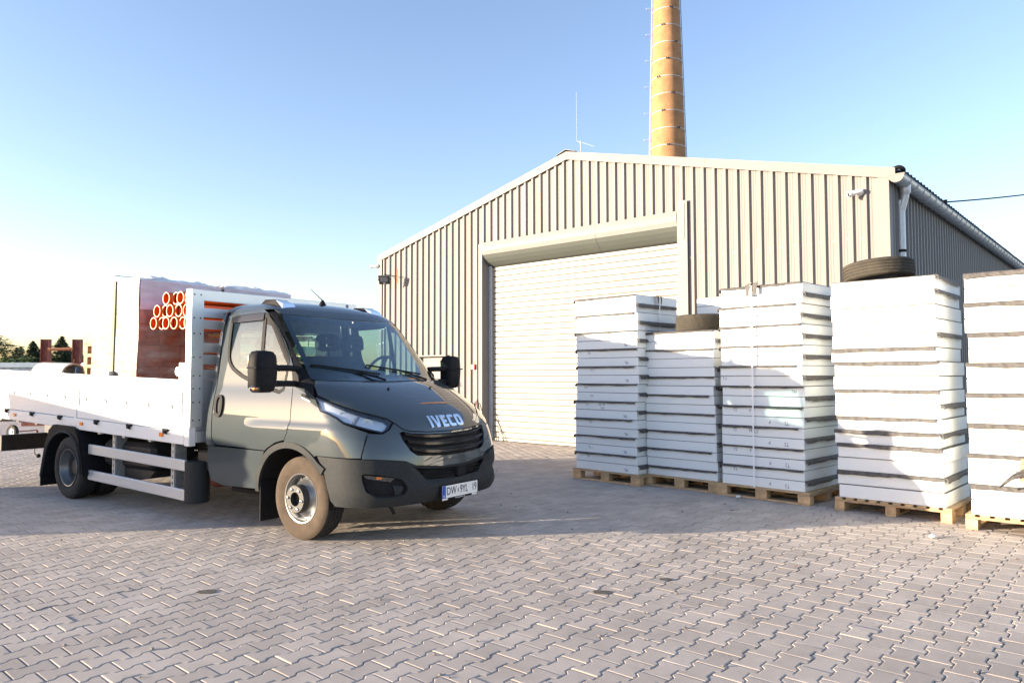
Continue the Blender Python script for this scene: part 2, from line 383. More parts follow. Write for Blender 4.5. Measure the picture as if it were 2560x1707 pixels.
# corner flashings, gable flashings
B().box(U0-.035,U0+.13,-.056,-.043,0,4.43).box(U0-.035,U0-.02,-.036,.2,0,4.43).obj('corner_flashing','clad_trim',WH)
B().box(U1-.18,U1+.03,-.056,-.043,0,4.42).box(U1+.016,U1+.03,-.036,.2,0,4.42).obj('corner_flashing','clad_trim',WH)
for sgn in (-1,1):
    n=4; half=6.14 if sgn<0 else 6.14
    for k in range(n):
        a=RID+sgn*half*k/n; b_=RID+sgn*half*(k+1)/n
        if k: a-=sgn*.06
        yo=-.062-.003*(k%2)
        za,zb=gz(a),gz(b_)
        v=[];hgt=.165
        for u,zc in ((a,za),(b_,zb)):
            v+=[(u,yo,zc-hgt),(u,yo,zc),(u,yo+.008,zc-hgt),(u,.10,zc+.004),(u,.10,zc-.004),(u,yo+.008,zc-.008)]
        f=[(0,1,7,6),(1,3,9,7),(3,4,10,9),(4,5,11,10),(5,2,8,11),(2,0,6,8),(0,2,5,4,3,1),(6,7,9,10,11,8)]
        B().add(v,f).obj('gable_flashing','clad_trim',WH)
B().prism([(RID-.24,gz(RID-.24)+.012),(RID,ZR+.03),(RID+.24,gz(RID+.24)+.012),(RID+.24,gz(RID+.24)+.022),(RID,ZR+.045),(RID-.24,gz(RID-.24)+.022)],'y',-.085,LEN).obj('ridge_cap','roof',WH)
# roof sheets (ribs run down the slope)
def roofsheet(sgn):
    P=ribpts(0,1.036,phase=.1); v=[];f=[]
    sl=math.hypot(6.14,ZR-ZE)
    for yy,h in P:
        h=-h
        a=Vector((RID,0,ZR)); 
        v+=[(RID,yy,ZR-.02+h),(RID+sgn*6.22,yy,ZR-(ZR-ZE)*6.22/6.14-.02+h)]
    for i in range(len(P)-1): f.append((2*i,2*i+2,2*i+3,2*i+1))
    return B().add(v,f).mesh('roof_sheet','roof',fixn=False)
for sgn in (-1,1):
    rm=roofsheet(sgn)
    for k in range(15): put('roof_sheet',rm,WH,(0,.11+1.036*k,.004*(k%2)))
# side walls and back
def sidesheet(): 
    P=ribpts(0,1.036,phase=.1); v=[];f=[]
    for yy,h in P: v+=[(-h,yy,0),(-h,yy,4.46)]
    for i in range(len(P)-1): f.append((2*i,2*i+2,2*i+3,2*i+1))
    return B().add(v,f).mesh('cladding_sheet','clad',fixn=False)
sm=sidesheet()
for k in range(15):
    put('cladding_sheet',sm,WH,(U1,.1+1.036*k,0))
    o=put('cladding_sheet',sm,WH,(U0,.1+1.036*k+1.036,0),(0,0,math.pi))
B().box(U0,U1,15.6,15.64,0,4.4).prism([(U0,4.4),(U1,4.4),(RID,5.95)],'y',15.6,15.64).obj('back_wall','clad',WH)
# door recess, shutter
DY=.21
B().box(DU0-.11,DU0,-.058,-.044,0,4.41).box(DU0-.004,DU0,-.038,DY+.05,0,4.41).obj('door_jamb','clad_trim',WH)
B().box(DU1,DU1+.20,-.058,-.044,0,4.60).box(DU1,DU1+.004,-.038,DY+.05,0,4.41).obj('door_jamb','clad_trim',WH)
B().box(DU1+.005,DU1+.15,-.066,-.0585,3.9,4.55).obj('jamb_plate','clad_trim',WH)
B().box(DU0,DU0+.1,DY-.05,DY-.012,0,4.0,.004).obj('guide_rail','galv',WH)
B().box(DU1-.1,DU1,DY-.05,DY-.012,0,4.0,.004).obj('guide_rail','galv',WH)
SH=.1245; prof=[(.016,0),(.014,.005),(-.008,.010),(-.014,.022),(-.014,SH*.45),(-.013,SH*.5),(-.014,SH*.55),(-.014,SH-.018),(-.010,SH-.006),(.014,SH-.002),(.016,SH)]
v=[];
for u in (DU0+.02,DU1-.02): v+=[(u,DY+y,z) for y,z in prof]
k=len(prof); f=[(i,i+1,k+i+1,k+i) for i in range(k-1)]
slm=B().add(v,f).mesh('shutter_slat','shutter',fixn=False)
for i in range(33): put('shutter_slat',slm,WH,(0,0,.06+SH*i))
B().box(DU0+.02,DU1-.02,DY-.03,DY+.02,.0,.06,.006).obj('bottom_rail','shutter',WH)
B().box(DU0,DU1,DY+.05,DY+.07,0,4.5).obj('shutter_backing','frame',WH)
# roller hood: facets turning in under the lintel
fac=[(-.055,4.43),(-.075,4.34),(-.070,4.24),(-.045,4.155),(-.005,4.075),(.06,3.995),(.14,3.93),(.18,3.905)]
for (a,b_) in ((DU0+.005,1.55),(1.552,3.0),(3.003,DU1-.005)):
    off=.004 if a>1 and a<2 else 0
    for nm_,mt_,fc in (('lintel_flashing','clad_trim',fac[:4]),('shutter_hood','hood_gry',fac[3:])):
        v=[]
        for u in (a,b_): v+=[(u,y-off,z) for y,z in fc]
        k=len(fc); v+=[(u,.2,fc[0][1]-.002) for u in (a,b_)]
        f=[(i,i+1,k+i+1,k+i) for i in range(k-1)]+[tuple(range(k))+(2*k,),tuple(range(2*k-1,k-1,-1))+(2*k+1,)]
        B().add(v,f).obj(nm_,mt_,WH,fixn=False)
B().box(DU0,DU1,.165,.185,3.885,3.90).obj('hood_lip','black',WH)
# window
B().box(WU0-.08,WU1+.08,-.09,.12,WZ1,WZ1+.03).obj('window_head_flashing','clad_trim',WH)
B().box(WU1,WU1+.07,-.058,-.044,WZ0-.05,WZ1).obj('window_trim','clad_trim',WH)
B().box(WU0-.07,WU0,-.058,-.044,WZ0-.05,WZ1).obj('window_trim','clad_trim',WH)
B().box(WU0-.08,WU1+.08,-.09,.12,WZ0-.03,WZ0).obj('window_sill','clad_trim',WH)
B().box(WU0,WU1,.10,.12,WZ0,WZ1).obj('window_panel','clad_trim',WH)
B().box(WU0,WU0+.003,-.03,.10,WZ0,WZ1).box(WU1-.003,WU1,-.03,.10,WZ0,WZ1).obj('window_reveal','clad_trim',WH)
# gutter with brackets, downpipe
GU,GZ,GR=U1+.135,4.425,.108
gp=[(GR*math.cos(a),GR*math.sin(a)) for a in [math.pi+math.pi*i/10 for i in range(11)]]
v=[]
for y in (-.06,LEN-.3): v+=[(GU+a,y,GZ+b_) for a,b_ in gp]+[(GU+a*.96,y,GZ+b_*.96) for a,b_ in gp]
n=22; f=[]
for i in range(10): f+=[(i,i+1,n+i+1,n+i),(11+i,11+i+1,n+11+i+1,n+11+i)]
GT=B().add(v,f).tube([(GU+GR,-.06,GZ),(GU+GR,LEN-.3,GZ)],.009,6).obj('gutter','galv',WH,S30)
B().add([(GU+a*1.02,-.062,GZ+b_*1.02) for a,b_ in gp]+[(GU+a*1.02,-.072,GZ+b_*1.02) for a,b_ in gp],[tuple(range(11)),tuple(range(21,10,-1))]+[(i,i+1,12+i,11+i) for i in range(10)]+[(10,0,11,21)]).box(GU-GR-.01,GU+GR+.01,-.078,-.058,GZ-.005,GZ+.018).obj('end_cap','clad_trim',GT)
bk=B().tube([(GU+a*1.05,0,GZ+b_*1.05) for a,b_ in gp],.0075,5).mesh('gutter_bracket','galv')
y=.35
while y<LEN-.4: put('gutter_bracket',bk,GT,(0,y,0)); y+=.42
# downpipe
dy=.42
B().tube(catmull([(GU,dy,GZ-.06),(GU,dy,GZ-.2),(GU-.03,dy,GZ-.33),(U1+.07,dy,GZ-.47),(U1+.07,dy,GZ-.6),(U1+.07,dy,.1)],5),[.085]*2+[.078]*3+[.06]*21,14).obj('downpipe','galv',WH,S30)
B().lathe([(.063,-.02),(.066,-.02),(.066,.02),(.063,.02)],14,'z',(U1+.07,dy,3.35),close=True).box(U1-.02,U1+.02,dy-.01,dy+.01,3.345,3.355).obj('pipe_clip','black',WH)
# black drain hose end under the flashing corner
B().tube(catmull([(U1+.02,.03,4.52),(U1+.14,.03,4.56),(U1+.20,.08,4.53),(U1+.18,.14,4.48)],6),.03,10).obj('rubber_seal','black',WH,S30)
# lightning rod on the ridge
LR=thing('lightning_rod','thin grey lightning rod standing on the warehouse ridge','rod',BP0+BT*2.43-BN*.12+Vector((0,0,6.03)),BA)
B().tube(catmull([(.45,-.02,.02),(.2,0,.14),(.02,0,.22),(0,0,.30)],5)+[Vector((0,0,.9)),Vector((0,0,1.25))],.0035,6).obj('wire','galv',LR)
B().tube([(.1,0,0),(.1,0,.2)],.010,8).lathe([(0,.21),(.016,.2),(.016,.17),(0,.16)],10,'z',(.1,0,0)).obj('stand','galv',LR)
def onwall(u,z,y=0.): return BP0+BT*u-BN*y+Vector((0,0,z))
# floodlight
FL=thing('floodlight','grey LED floodlight on a bracket on the corrugated wall','floodlight',onwall(-3.065,3.94,-.04),BA)
B().box(-.014,.014,-.012,0,-.17,.19).obj('wall_bracket','rustlight',FL)
B().tube([(0,-.01,0),(0,-.42,.01)],.009,6).tube([(0,-.02,-.09),(0,-.17,0)],.006,6).obj('arm','black',FL)
fm=Matrix.Translation((-.02,-.40,-.12))@Matrix.Rotation(R(30),4,'Z')@Matrix.Rotation(R(22),4,'X')
fr=B().box(-.15,.15,-.02,.03,-.115,.115,.012).xf(fm).obj('housing','hood_gry',FL)
B().box(-.135,.135,-.023,-.0205,-.10,.102).xf(fm).obj('bezel','black',FL)
B().box(-.11,.11,-.027,-.0235,-.06,.085).xf(fm).obj('glass','lampglass',FL)
B().box(-.10,.10,-.0234,-.0232,-.05,.075).xf(fm).obj('reflector','chrome',FL)
tm=text_mesh('SLIM',.026,.0006,'white'); tm.transform(fm@Matrix.Translation((0,-.0242,-.083))@Matrix.Rotation(R(90),4,'X')); put('maker_mark',tm,FL)
B().bar((-.16,.02,0),(-.16,-.01,0),.012,.03).bar((.16,.02,0),(.16,-.01,0),.012,.03).bar((-.16,.04,0),(.16,.04,0),.012,.03).xf(fm).obj('yoke','black',FL)
# cameras
def cctv(name,label,u,z,tilt,pan):
    c=thing(name,label,'camera',onwall(u,z,-.044),BA)
    B().lathe([(0,-.03),(.05,-.03),(.055,0)],16,'y').obj('base','white',c,S30)
    mx=Matrix.Translation((0,-.06,0))@Matrix.Rotation(pan,4,'Z')@Matrix.Rotation(tilt,4,'X')
    B().lathe([(0,.05),(.035,.05),(.04,.03),(.04,-.13),(.048,-.13),(.048,-.17),(.036,-.165)],16,'y').xf(mx).obj('body','white',c,S30)
    B().disc((0,-.15,0),.036,16).xf(mx).obj('lens','black',c)
    B().tube([(0,-.02,0),(0,-.06,0)],.02,8).obj('stem','white',c)
cctv('security_camera','white bullet security camera under the right end of the gable',7.93,4.25,R(14),R(-55))
cctv('security_camera','small white security camera at the left corner above the floodlight',-3.83,4.27,R(5),R(-60))
# alarm call point
AL=thing('alarm_call_point','small red and white fire alarm box beside the shutter','alarm',onwall(-.366,1.64,-.043),BA)
B().box(-.055,.055,-.045,0,-.06,.06,.008).obj('box','red',AL); B().box(-.045,.012,-.048,-.0455,-.04,.045).obj('window','white',AL)
# rods leaning by the wall
RK=thing('rod_bundle','thin black metal rods leaning on the wall beside the shutter','rods',onwall(-.33,0,-.3),BA)
B().tube([(.02,.0,.0),(.06,.2,.86)],.011,6).obj('rod','black',RK)
B().tube([(.10,.0,.0),(.09,.22,.90)],.011,6).obj('rod','rust',RK)
B().tube([(.26,-.1,.0),(.14,.22,.84)],.011,6).obj('rod','black',RK)
B().tube([(.36,-.15,.0),(.20,.23,.55)],.011,6).obj('rod','black',RK)
CR=thing('metal_stand','small black crossed metal stand leaning on the wall','stand',onwall(-.62,0,-.28),BA)
for a,b_ in (((0,0,0),(.02,.2,.82)),((.22,0,0),(.2,.2,.82)),((.02,.2,.82),(.2,.2,.82)),((.01,.17,.6),(.2,.2,.82)),((.02,.2,.82),(.2,.16,.6))): B().tube([a,b_],.011,6).obj('bar','black',CR)
RD=thing('prop_rod','thin dark rod propped against the shutter foot','rod',onwall(.16,0,.13),BA); B().tube([(.12,-.06,0),(0,.05,.30)],.008,6).obj('rod','black',RD)
# ------------------------------------------------------------------ chimney
def brickmat():
    m=bpy.data.materials.new('yellow_brick'); m.use_nodes=True; T=m.node_tree; N=T.nodes; L=T.links; b=N['Principled BSDF']; b.inputs['Roughness'].default_value=.9
    tc=N.new('ShaderNodeTexCoord'); sp=N.new('ShaderNodeSeparateXYZ'); L.new(tc.outputs['Object'],sp.inputs[0])
    at=N.new('ShaderNodeMath'); at.operation='ARCTAN2'; L.new(sp.outputs[1],at.inputs[0]); L.new(sp.outputs[0],at.inputs[1])
    mu=N.new('ShaderNodeMath'); mu.operation='MULTIPLY'; mu.inputs[1].default_value=1.3; L.new(at.outputs[0],mu.inputs[0])
    cm=N.new('ShaderNodeCombineXYZ'); L.new(mu.outputs[0],cm.inputs[0]); L.new(sp.outputs[2],cm.inputs[1])
    bt=N.new('ShaderNodeTexBrick'); L.new(cm.outputs[0],bt.inputs['Vector']); bt.inputs['Scale'].default_value=1; bt.inputs['Brick Width'].default_value=.25; bt.inputs['Row Height'].default_value=.085; bt.inputs['Mortar Size'].default_value=.010
    bt.inputs['Color1'].default_value=(.42,.195,.068,1); bt.inputs['Color2'].default_value=(.36,.165,.058,1); bt.inputs['Mortar'].default_value=(.38,.27,.17,1)
    n=N.new('ShaderNodeTexNoise'); n.inputs['Scale'].default_value=1.3; n.inputs['Detail'].default_value=6; L.new(tc.outputs['Object'],n.inputs['Vector'])
    r=N.new('ShaderNodeMapRange'); r.inputs[1].default_value=.3; r.inputs[2].default_value=.7; r.inputs[3].default_value=.8; r.inputs[4].default_value=1.2; L.new(n.outputs[0],r.inputs[0])
    mx=N.new('ShaderNodeMix'); mx.data_type='RGBA'; mx.blend_type='MULTIPLY'; mx.inputs[0].default_value=1; L.new(bt.outputs[0],mx.inputs[6]); L.new(r.outputs[0],mx.inputs[7]); L.new(mx.outputs[2],b.inputs['Base Color'])
    bp=N.new('ShaderNodeBump'); bp.inputs['Strength'].default_value=.6; bp.inputs['Distance'].default_value=.02; bp.invert=True; L.new(bt.outputs['Fac'],bp.inputs['Height']); L.new(bp.outputs[0],b.inputs['Normal'])
    return m
M['brick_y']=brickmat()
CHM=thing('chimney','tall tapering yellow brick chimney with steel bands behind the warehouse','chimney',(12.89,60,0))
def cr(z): return 1.423-(z-19.37)*(1.423-1.067)/(32.5-19.37)
B().lathe([(cr(0),0),(cr(20),20),(cr(44),44),(cr(44)+.12,44.1),(cr(44)+.12,45),(cr(44)-.3,45)],64,'z').obj('shaft','brick_y',CHM,S30)
for k in range(23):
    z=4.3+1.43*k+ (19.9-4.3-1.43*11)
    r_=cr(z); bd=B().lathe([(r_+.002,z-.035),(r_+.022,z-.035),(r_+.022,z+.035),(r_+.002,z+.035)],64,'z').obj('steel_band','bandsteel',CHM,S30)
    a=R(-100)+((k*37)%5-2)*.3
    B().box(r_+.01,r_+.09,-.12,-.06,z-.06,z+.06).box(r_+.01,r_+.09,.06,.12,z-.06,z+.06).xf(Matrix.Rotation(a,4,'Z')).obj('clamp','black',bd)
lad=B()
for k in range(20):
    z=3+2.2*k; r_=cr(z)
    lad.tube([(-r_,-.05,z),(-r_-.25,-.28,z+.02),(-r_-.55,-.2,z+.05),(-r_-.62,0,z+.1),(-r_-.5,.22,z+.05),(-r_-.1,.25,z)],.014,5)
lad.obj('safety_hoops','galv',CHM)
B().tube([(-cr(z)-.10,-.05,z) for z in (1,15,30,44)],.02,5).tube([(-cr(z)-.10,.25,z) for z in (1,15,30,44)],.02,5).obj('ladder_rails','galv',CHM)
B().tube([(cr(z)+.10,-.02,z) for z in (1,15,30,44)],.025,5).obj('lightning_conductor','black',CHM)
# ------------------------------------------------------------------ tyres
def tyre(b,ro,ri,wd,n=84,notch=.007,grooves=4,c=(0,0,0),sh=.35):
    """tyre of revolution about y, centred on c; notched shoulders and tread grooves"""
    h=wd/2; sec=[(ri,-h*.70),(ri+.012,-h*.80),(ri+(ro-ri)*.30,-h*.96),(ri+(ro-ri)*.55,-h*1.0),(ri+(ro-ri)*.80,-h*.95),(ro-.022,-h*.90),(ro-.006,-h*.80),(ro-.002,-h*.66)]
    tr=[]; gw=.009
    for i in range(grooves):
        y=-h*.5+h*1.0*i/(grooves-1)
        tr+=[(ro,y-gw*.5,0),(ro-.008,y-gw*.35,1),(ro-.008,y+gw*.35,1),(ro,y+gw*.5,0)]
    prof=[(r,y,1 if i in(5,6,7) else 0) for i,(r,y) in enumerate(sec)]+[(r,y,2) for r,y,_ in tr]+[(r,-y,1 if i in(5,6,7) else 0) for i,(r,y) in reversed(list(enumerate(sec)))]
    k=len(prof); v=[]
    for i in range(n):
        for j,(r,y,fl) in enumerate(prof):
            d=0; q=2*math.pi*i/n
            if fl==1 and (i%4)==0: d=notch
            if fl==2 and (i%4)==2 and r>ro-.001: d=notch*.45
            rr=r-d; v.append((c[0]+rr*math.cos(q),c[1]+y,c[2]+rr*math.sin(q)))
    f=[]
    for i in range(n):
        i2=(i+1)%n
        for j in range(k-1): f.append((i*k+j,i*k+j+1,i2*k+j+1,i2*k+j))
        f.append((i*k+k-1,i*k,i2*k,i2*k+k-1))
    b.add(v,f)
    return b
# ------------------------------------------------------------------ pallets and polystyrene stacks
blk=B().box(-.05,.05,-.0725,.0725,0,.078,.003).mesh('block','wood2'); blk2=B().box(-.0725,.0725,-.05,.05,0,.078,.003).mesh('block','wood2')
def plank(L,W,T,ax): 
    return (B().box(0,L,0,W,0,T,.002) if ax=='x' else B().box(0,W,0,L,0,T,.002)).mesh('plank','wood')
def pallet(label,org,ang,W,D,kind,group=None,name='pallet',parent=None):
    p=thing(name,label,'pallet',org,ang,group)
    if kind=='A':
        bl=plank(W,.10,.022,'x'); cs=plank(D,.145,.022,'y'); tp=plank(W,.105,.022,'x')
        for y in (.0,D/2-.05,D-.10): put('plank',bl,p,(0,y,0))
        for y in (.05,D/2,D-.05):
            for x in (.0725,W/2,W-.0725): put('block',blk2,p,(x+random.uniform(-.004,.004),y,.022))
        for x in (0,W/2-.0725,W-.145): put('plank',cs,p,(x,0,.10))
        n=7
        for i in range(n): put('plank',tp,p,(random.uniform(-.006,.006),i*(D-.105)/(n-1),.122))
    else:
        bl=plank(D,.10,.022,'y'); cs=plank(W,.10,.022,'x'); tp=plank(D,.078,.022,'y')
        for x in (0,W/2-.05,W-.10): put('plank',bl,p,(x,0,0))
        for y in (.0725,D/2,D-.0725):
            for x in (.05,W/2,W-.05): put('block',blk,p,(x,y,.022))
        for y in (0,D/2-.05,D-.10): put('plank',cs,p,(0,y,.10))
        n=10
        for i in range(n): put('plank',tp,p,(i*(W-.078)/(n-1),random.uniform(-.006,.006),.122))
    return p
def flap(b,p0,p1,out,z,drop=.042,proj=.030,n=14,rag=.006,ph=0):
    """drooping membrane edge from p0 to p1 (xy), outward unit out"""
    p0=Vector((*p0,0));p1=Vector((*p1,0));o=Vector((*out,0)); v=[];f=[]
    for i in range(n+1):
        t=i/n; c_=p0.lerp(p1,t); wv=.35*math.sin(t*5.1+ph)+.25*math.sin(t*13+ph*2)
        pr=proj*(1+.18*wv)+random.uniform(-.002,.002); dr=drop*(1+.3*wv)+random.uniform(-rag,rag)*.6
        for a,zz in ((-.03,.0005),(.006,.003),(pr*.7,-.004),(pr,-dr*.45),(pr*.92,-dr)): 
            q=c_+o*a; v.append((q.x,q.y,z+zz))
        q=c_+o*(pr*.92-.004); v.append((q.x,q.y,z-dr+.002)); q=c_+o*(pr-.005); v.append((q.x,q.y,z-dr*.45)); q=c_+o*(-.03); v.append((q.x,q.y,z-.002))
    for i in range(n):
        for j in range(7): f.append((i*8+j,i*8+j+1,i*8+9+j,i*8+8+j))
    f+=[tuple(range(8)),tuple(range(n*8+7,n*8-1,-1))]
    b.add(v,f)
def mark(txt,board,x,z,size,flip=False):
    me=text_mesh(txt,size,.0004,'marker',.8); me.transform(Matrix.Rotation(math.pi if flip else 0,4,'Z')); me.transform(Matrix.Rotation(R(90),4,'X')); me.transform(Matrix.Rotation(random.uniform(-.06,.06),4,'Y'))
    put('handwritten_mark',me,board,(x,-.0008,z))
def stack(org,ang,W,D,kind,n,th,plabel,blabel,group,front,right,inset=.06,lean=(0,0),jit=.010,marks=(),bw=None,bd=None,left=True,fd=.024,gp_=.006):
    org=Vector((*org,0)); p=pallet(plabel,org,ang,W,D,kind)
    bw=bw or W-.13; bd=bd or D-.02
    bm=B().box(0,bw,0,bd,0,th-gp_,.004).mesh('polystyrene_board','eps'); mm=B().box(.004,bw-.004,.004,bd-.004,th-gp_-.0002,th-.0004).mesh('membrane','bitumen')
    rot=Matrix.Rotation(ang,4,'Z'); ox=oy=0; top=None
    for k in range(n):
        if k%2==0 or jit>.014: ox=RNG.normal(0,jit); oy=RNG.normal(0,jit*.8)
        off=rot@Vector((inset+ox+lean[0]*k/n,-.0+.02+oy+lean[1]*k/n,.145+k*th))
        b=put('polystyrene_board',bm,None,org+off,(0,0,ang+RNG.normal(0,.006))); tag(b,blabel,'board',group)
        put('membrane',mm,b); j=k+1; fb=B(); has=False
        if j in front:
            flap(fb,(-.004,0),(bw*(.99 if j%3 else .94),0),(0,-1),th,drop=fd,proj=.026,ph=k*1.3); has=True
            if left: flap(fb,(0,0),(0,bd*.9),(-1,0),th,drop=.045,proj=.035,n=8,ph=k)
        if j in right: flap(fb,(bw,.01),(bw,bd*.95),(1,0),th,drop=.05,proj=.035,n=12,ph=k*.7); has=True
        if has: fb.obj('membrane_flap','bitumen',b,S30)
        for (jj,t,x,zz,sz,fl) in marks:
            if jj==k: mark(t,b,x*bw,zz*th,sz,fl)
        top=b
    return p,top,bm
A1,A2,A3,A4,A5=R(-45.5),R(-45.5),R(-46.5),R(-43.5),R(-42)
ev=lambda n:set(range(2,n+1,2)); od=lambda n:set(range(1,n+1,2))
mk1=[(k,'T31' if k%4<2 else 'T1 1',.16+.05*((k*7)%3),.55,.05,False) for k in (1,2,5,7,8,9,11,13,15,16)]+[(k,'PEL',.82,.4,.05,True) for k in (0,2,4,6,10,12,14)]+[(15,'KK_10',.42,.5,.045,False),(7,'KK_10',.45,.6,.045,False),(7,'1614',.46,.2,.04,False)]
s1,t1,_=stack((.863,10.58),A1,1.15,1.0,'A',20,.1195,'pallet under the polystyrene stack next to the roller shutter','white polystyrene board in the tall marked stack next to the roller shutter','boards of the stack next to the roller shutter',ev(20),od(20),marks=mk1,gp_=.007,bw=1.06)
s2,t2,_=stack((1.745,9.95),A2,1.13,1.0,'A',16,.1175,'pallet under the low polystyrene stack that carries the smaller tyre','white polystyrene board in the low stack under the smaller tyre','boards of the low stack under the smaller tyre',{1,3,5,7,9,11,14,16},{2,4,6,8,10,12,15},bw=1.04,lean=(-.05,0))
mk3=[(k,'T2',.17,.55,.055,False) for k in (1,3,5,7)]+[(k,'P',.36,.5,.05,False) for k in (3,5,7)]+[(k,'T2',.80,.4,.06,True) for k in (0,2,4,6)]+[(k,'P',.60,.5,.06,True) for k in (0,2,4,6)]+[(5,'KK_1',.42,.5,.055,False),(9,'PEL',.88,.5,.05,True),(10,'T11',.06,.7,.05,False)]
s3,t3,_=stack((2.504,9.125),A3,1.17,1.0,'A',20,.1185,'pallet under the polystyrene stack bound by a white strap','white polystyrene board in the tall stack bound by a vertical white strap','boards of the stack bound by a white strap',{2,4,6,8,10,12,14,16,18,20},{1,3,5,7,9,11,13,15,17,19},marks=mk3,gp_=.007,bw=1.03,inset=.075)
s4,t4,_=stack((3.491,8.063),A4,1.12,1.02,'B',16,.145,'slatted pallet under the tall polystyrene stack that carries the larger tyre','white polystyrene board in the tall uneven stack under the larger tyre','boards of the uneven stack under the larger tyre',{2,4,5,6,8,10,11},{2,5,7,12,15,16},gp_=.010,bw=1.02,fd=.040,inset=.045,lean=(-.06,.0),jit=.016,left=False)
s5,t5,_=stack((4.30,7.072),A5,1.15,1.02,'B',16,.1425,'slatted pallet under the polystyrene stack with torn black foil','white polystyrene board in the stack beside the torn black foil','boards of the stack beside the torn black foil',{2,4,6,8,10,12,14,16},set(),gp_=.009,bw=1.06,fd=.044,inset=.05,left=False)
a6=A2; s6,t6,_=stack((2.62,10.62),a6,1.13,.9,'A',20,.1205,'pallet under the half hidden polystyrene stack behind the low stack','white polystyrene board in the half hidden stack behind the low stack','boards of the half hidden stack behind',set(),set(),bw=1.05)
# extra tuft and straps
def stackpt(org,ang,x,y,z): return Vector((*org,0))+Matrix.Rotation(ang,4,'Z')@Vector((x,y,z))
sp=thing('strapping_band','narrow white plastic strapping band running down a polystyrene stack','strap',stackpt((2.504,9.125),A3,.52,0,.144),A3)
ys=[-.004,-.03,-.004]
B().box(-.009,.009,-.036,-.034,0,2.37).box(-.009,.009,-.036,.6,2.405,2.4065).obj('band','band',sp)
B().box(-.03,.03,-.040,-.0365,1.18,1.2,.001).obj('buckle','band',sp)
B().add([(-.075,.03,2.40),(-.02,.03,2.415),(-.012,-.04,2.405),(-.02,-.05,2.25),(-.06,-.045,2.245),(-.07,-.04,2.38)],[(0,1,2,5),(5,2,3,4)]).add([(.015,.03,2.40),(.06,.03,2.43),(.085,-.03,2.40),(.075,-.05,2.29),(.03,-.045,2.26),(.02,-.04,2.38)],[(0,1,2,5),(5,2,3,4)]).obj('edge_guard','bitumen',sp)
sp2=thing('strapping_band','white strap with a black foil knot on the right side of a polystyrene stack','strap',stackpt((.863,10.58),A1,.06+1.06,.5,.144),A1)
B().box(.036,.038,-.008,.008,1.5,2.39).obj('band','band',sp2)
B().add([(.0,-.06,2.40),(.04,-.06,2.40),(.045,-.05,2.30),(.04,-.02,2.28),(.04,-.015,2.39),(.0,0,2.41)],[(0,1,4,5),(1,2,3,4)]).add([(.0,.01,2.405),(.042,.012,2.40),(.045,.015,2.29),(.04,.045,2.27),(.04,.06,2.38),(.0,.06,2.40)],[(0,1,4,5),(1,2,3,4)]).obj('edge_guard','bitumen',sp2)
# tyres lying on the stacks
def flat_tyre(label,loc,ro,ri,wd,rx,ry,rz=0.,gr=4):
    o=thing('tyre',label,'tyre',loc); o.rotation_euler=(rx,ry,rz)
    b=tyre(B(),ro,ri,wd,n=88,grooves=gr,notch=.004).xf(Matrix.Translation((0,0,wd*.5))@Matrix.Rotation(R(90),4,'X')); b.obj('tyre_body','rubber_old',o,R(28))
    B().lathe([(ri+.004,wd*.2),(ri+.004,wd*.8)],40,'z').obj('inner_liner','rubber',o,S30)
    return o
z2=.145+16*.1175; flat_tyre('worn dusty car tyre with ribbed tread lying on the low polystyrene stack',stackpt((1.745,9.95),A2,.66,.42,z2+.004),.325,.20,.225,R(1),R(-1.2),gr=5)
z4=.145+16*.145; flat_tyre('large old tyre lying tilted on the tall uneven polystyrene stack',stackpt((3.491,8.063),A4,.37,.44,z4+.03),.365,.20,.20,R(-2.0),R(-5.5),A4,gr=4)
# torn foil and offcuts by the last stack
of=thing('timber_offcut','pair of short pale timber boards strapped at the stack front','timber',stackpt((4.30,7.072),A5,.46,-.16,.0),A5)
B().box(0,.8,0,.12,.60,.66,.003).obj('board','wood',of); B().box(.01,.8,.01,.12,.663,.70,.003).obj('board','wood',of); B().box(.0,.8,.0,.12,.50,.535,.003).obj('board','wood',of)
B().box(.55,.62,.02,.10,0,.50,.002).obj('support_post','wood2',of)
fo=thing('torn_foil','torn strip of crinkled black foil hanging over the timber boards','foil',stackpt((4.30,7.072),A5,.46,-.17,.0),A5)
b=B(); P=[(.40,.64,.05),(.25,.63,.06),(.12,.605,.055),(.03,.58,.05),(-.05,.545,.04),(-.10,.49,.03),(-.155,.44,.012)]
v=[];f=[]
for i,(x,z,hw) in enumerate(P):
    for j in range(5): v.append((x+random.uniform(-.008,.008),-.01+random.uniform(-.012,.012)-.012*(j%2),z+hw*(j/2-1)*.7+random.uniform(-.005,.005)))
for i in range(len(P)-1):
    for j in range(4): f.append((i*5+j,i*5+j+1,i*5+6+j,i*5+5+j))
b.add(v,f).add([(.2,-.012,.52),(.25,-.02,.50),(.22,-.015,.44),(.14,-.02,.39),(.17,-.018,.45)],[(0,1,2,4),(2,3,4)]).obj('foil_strip','bitumen',fo)
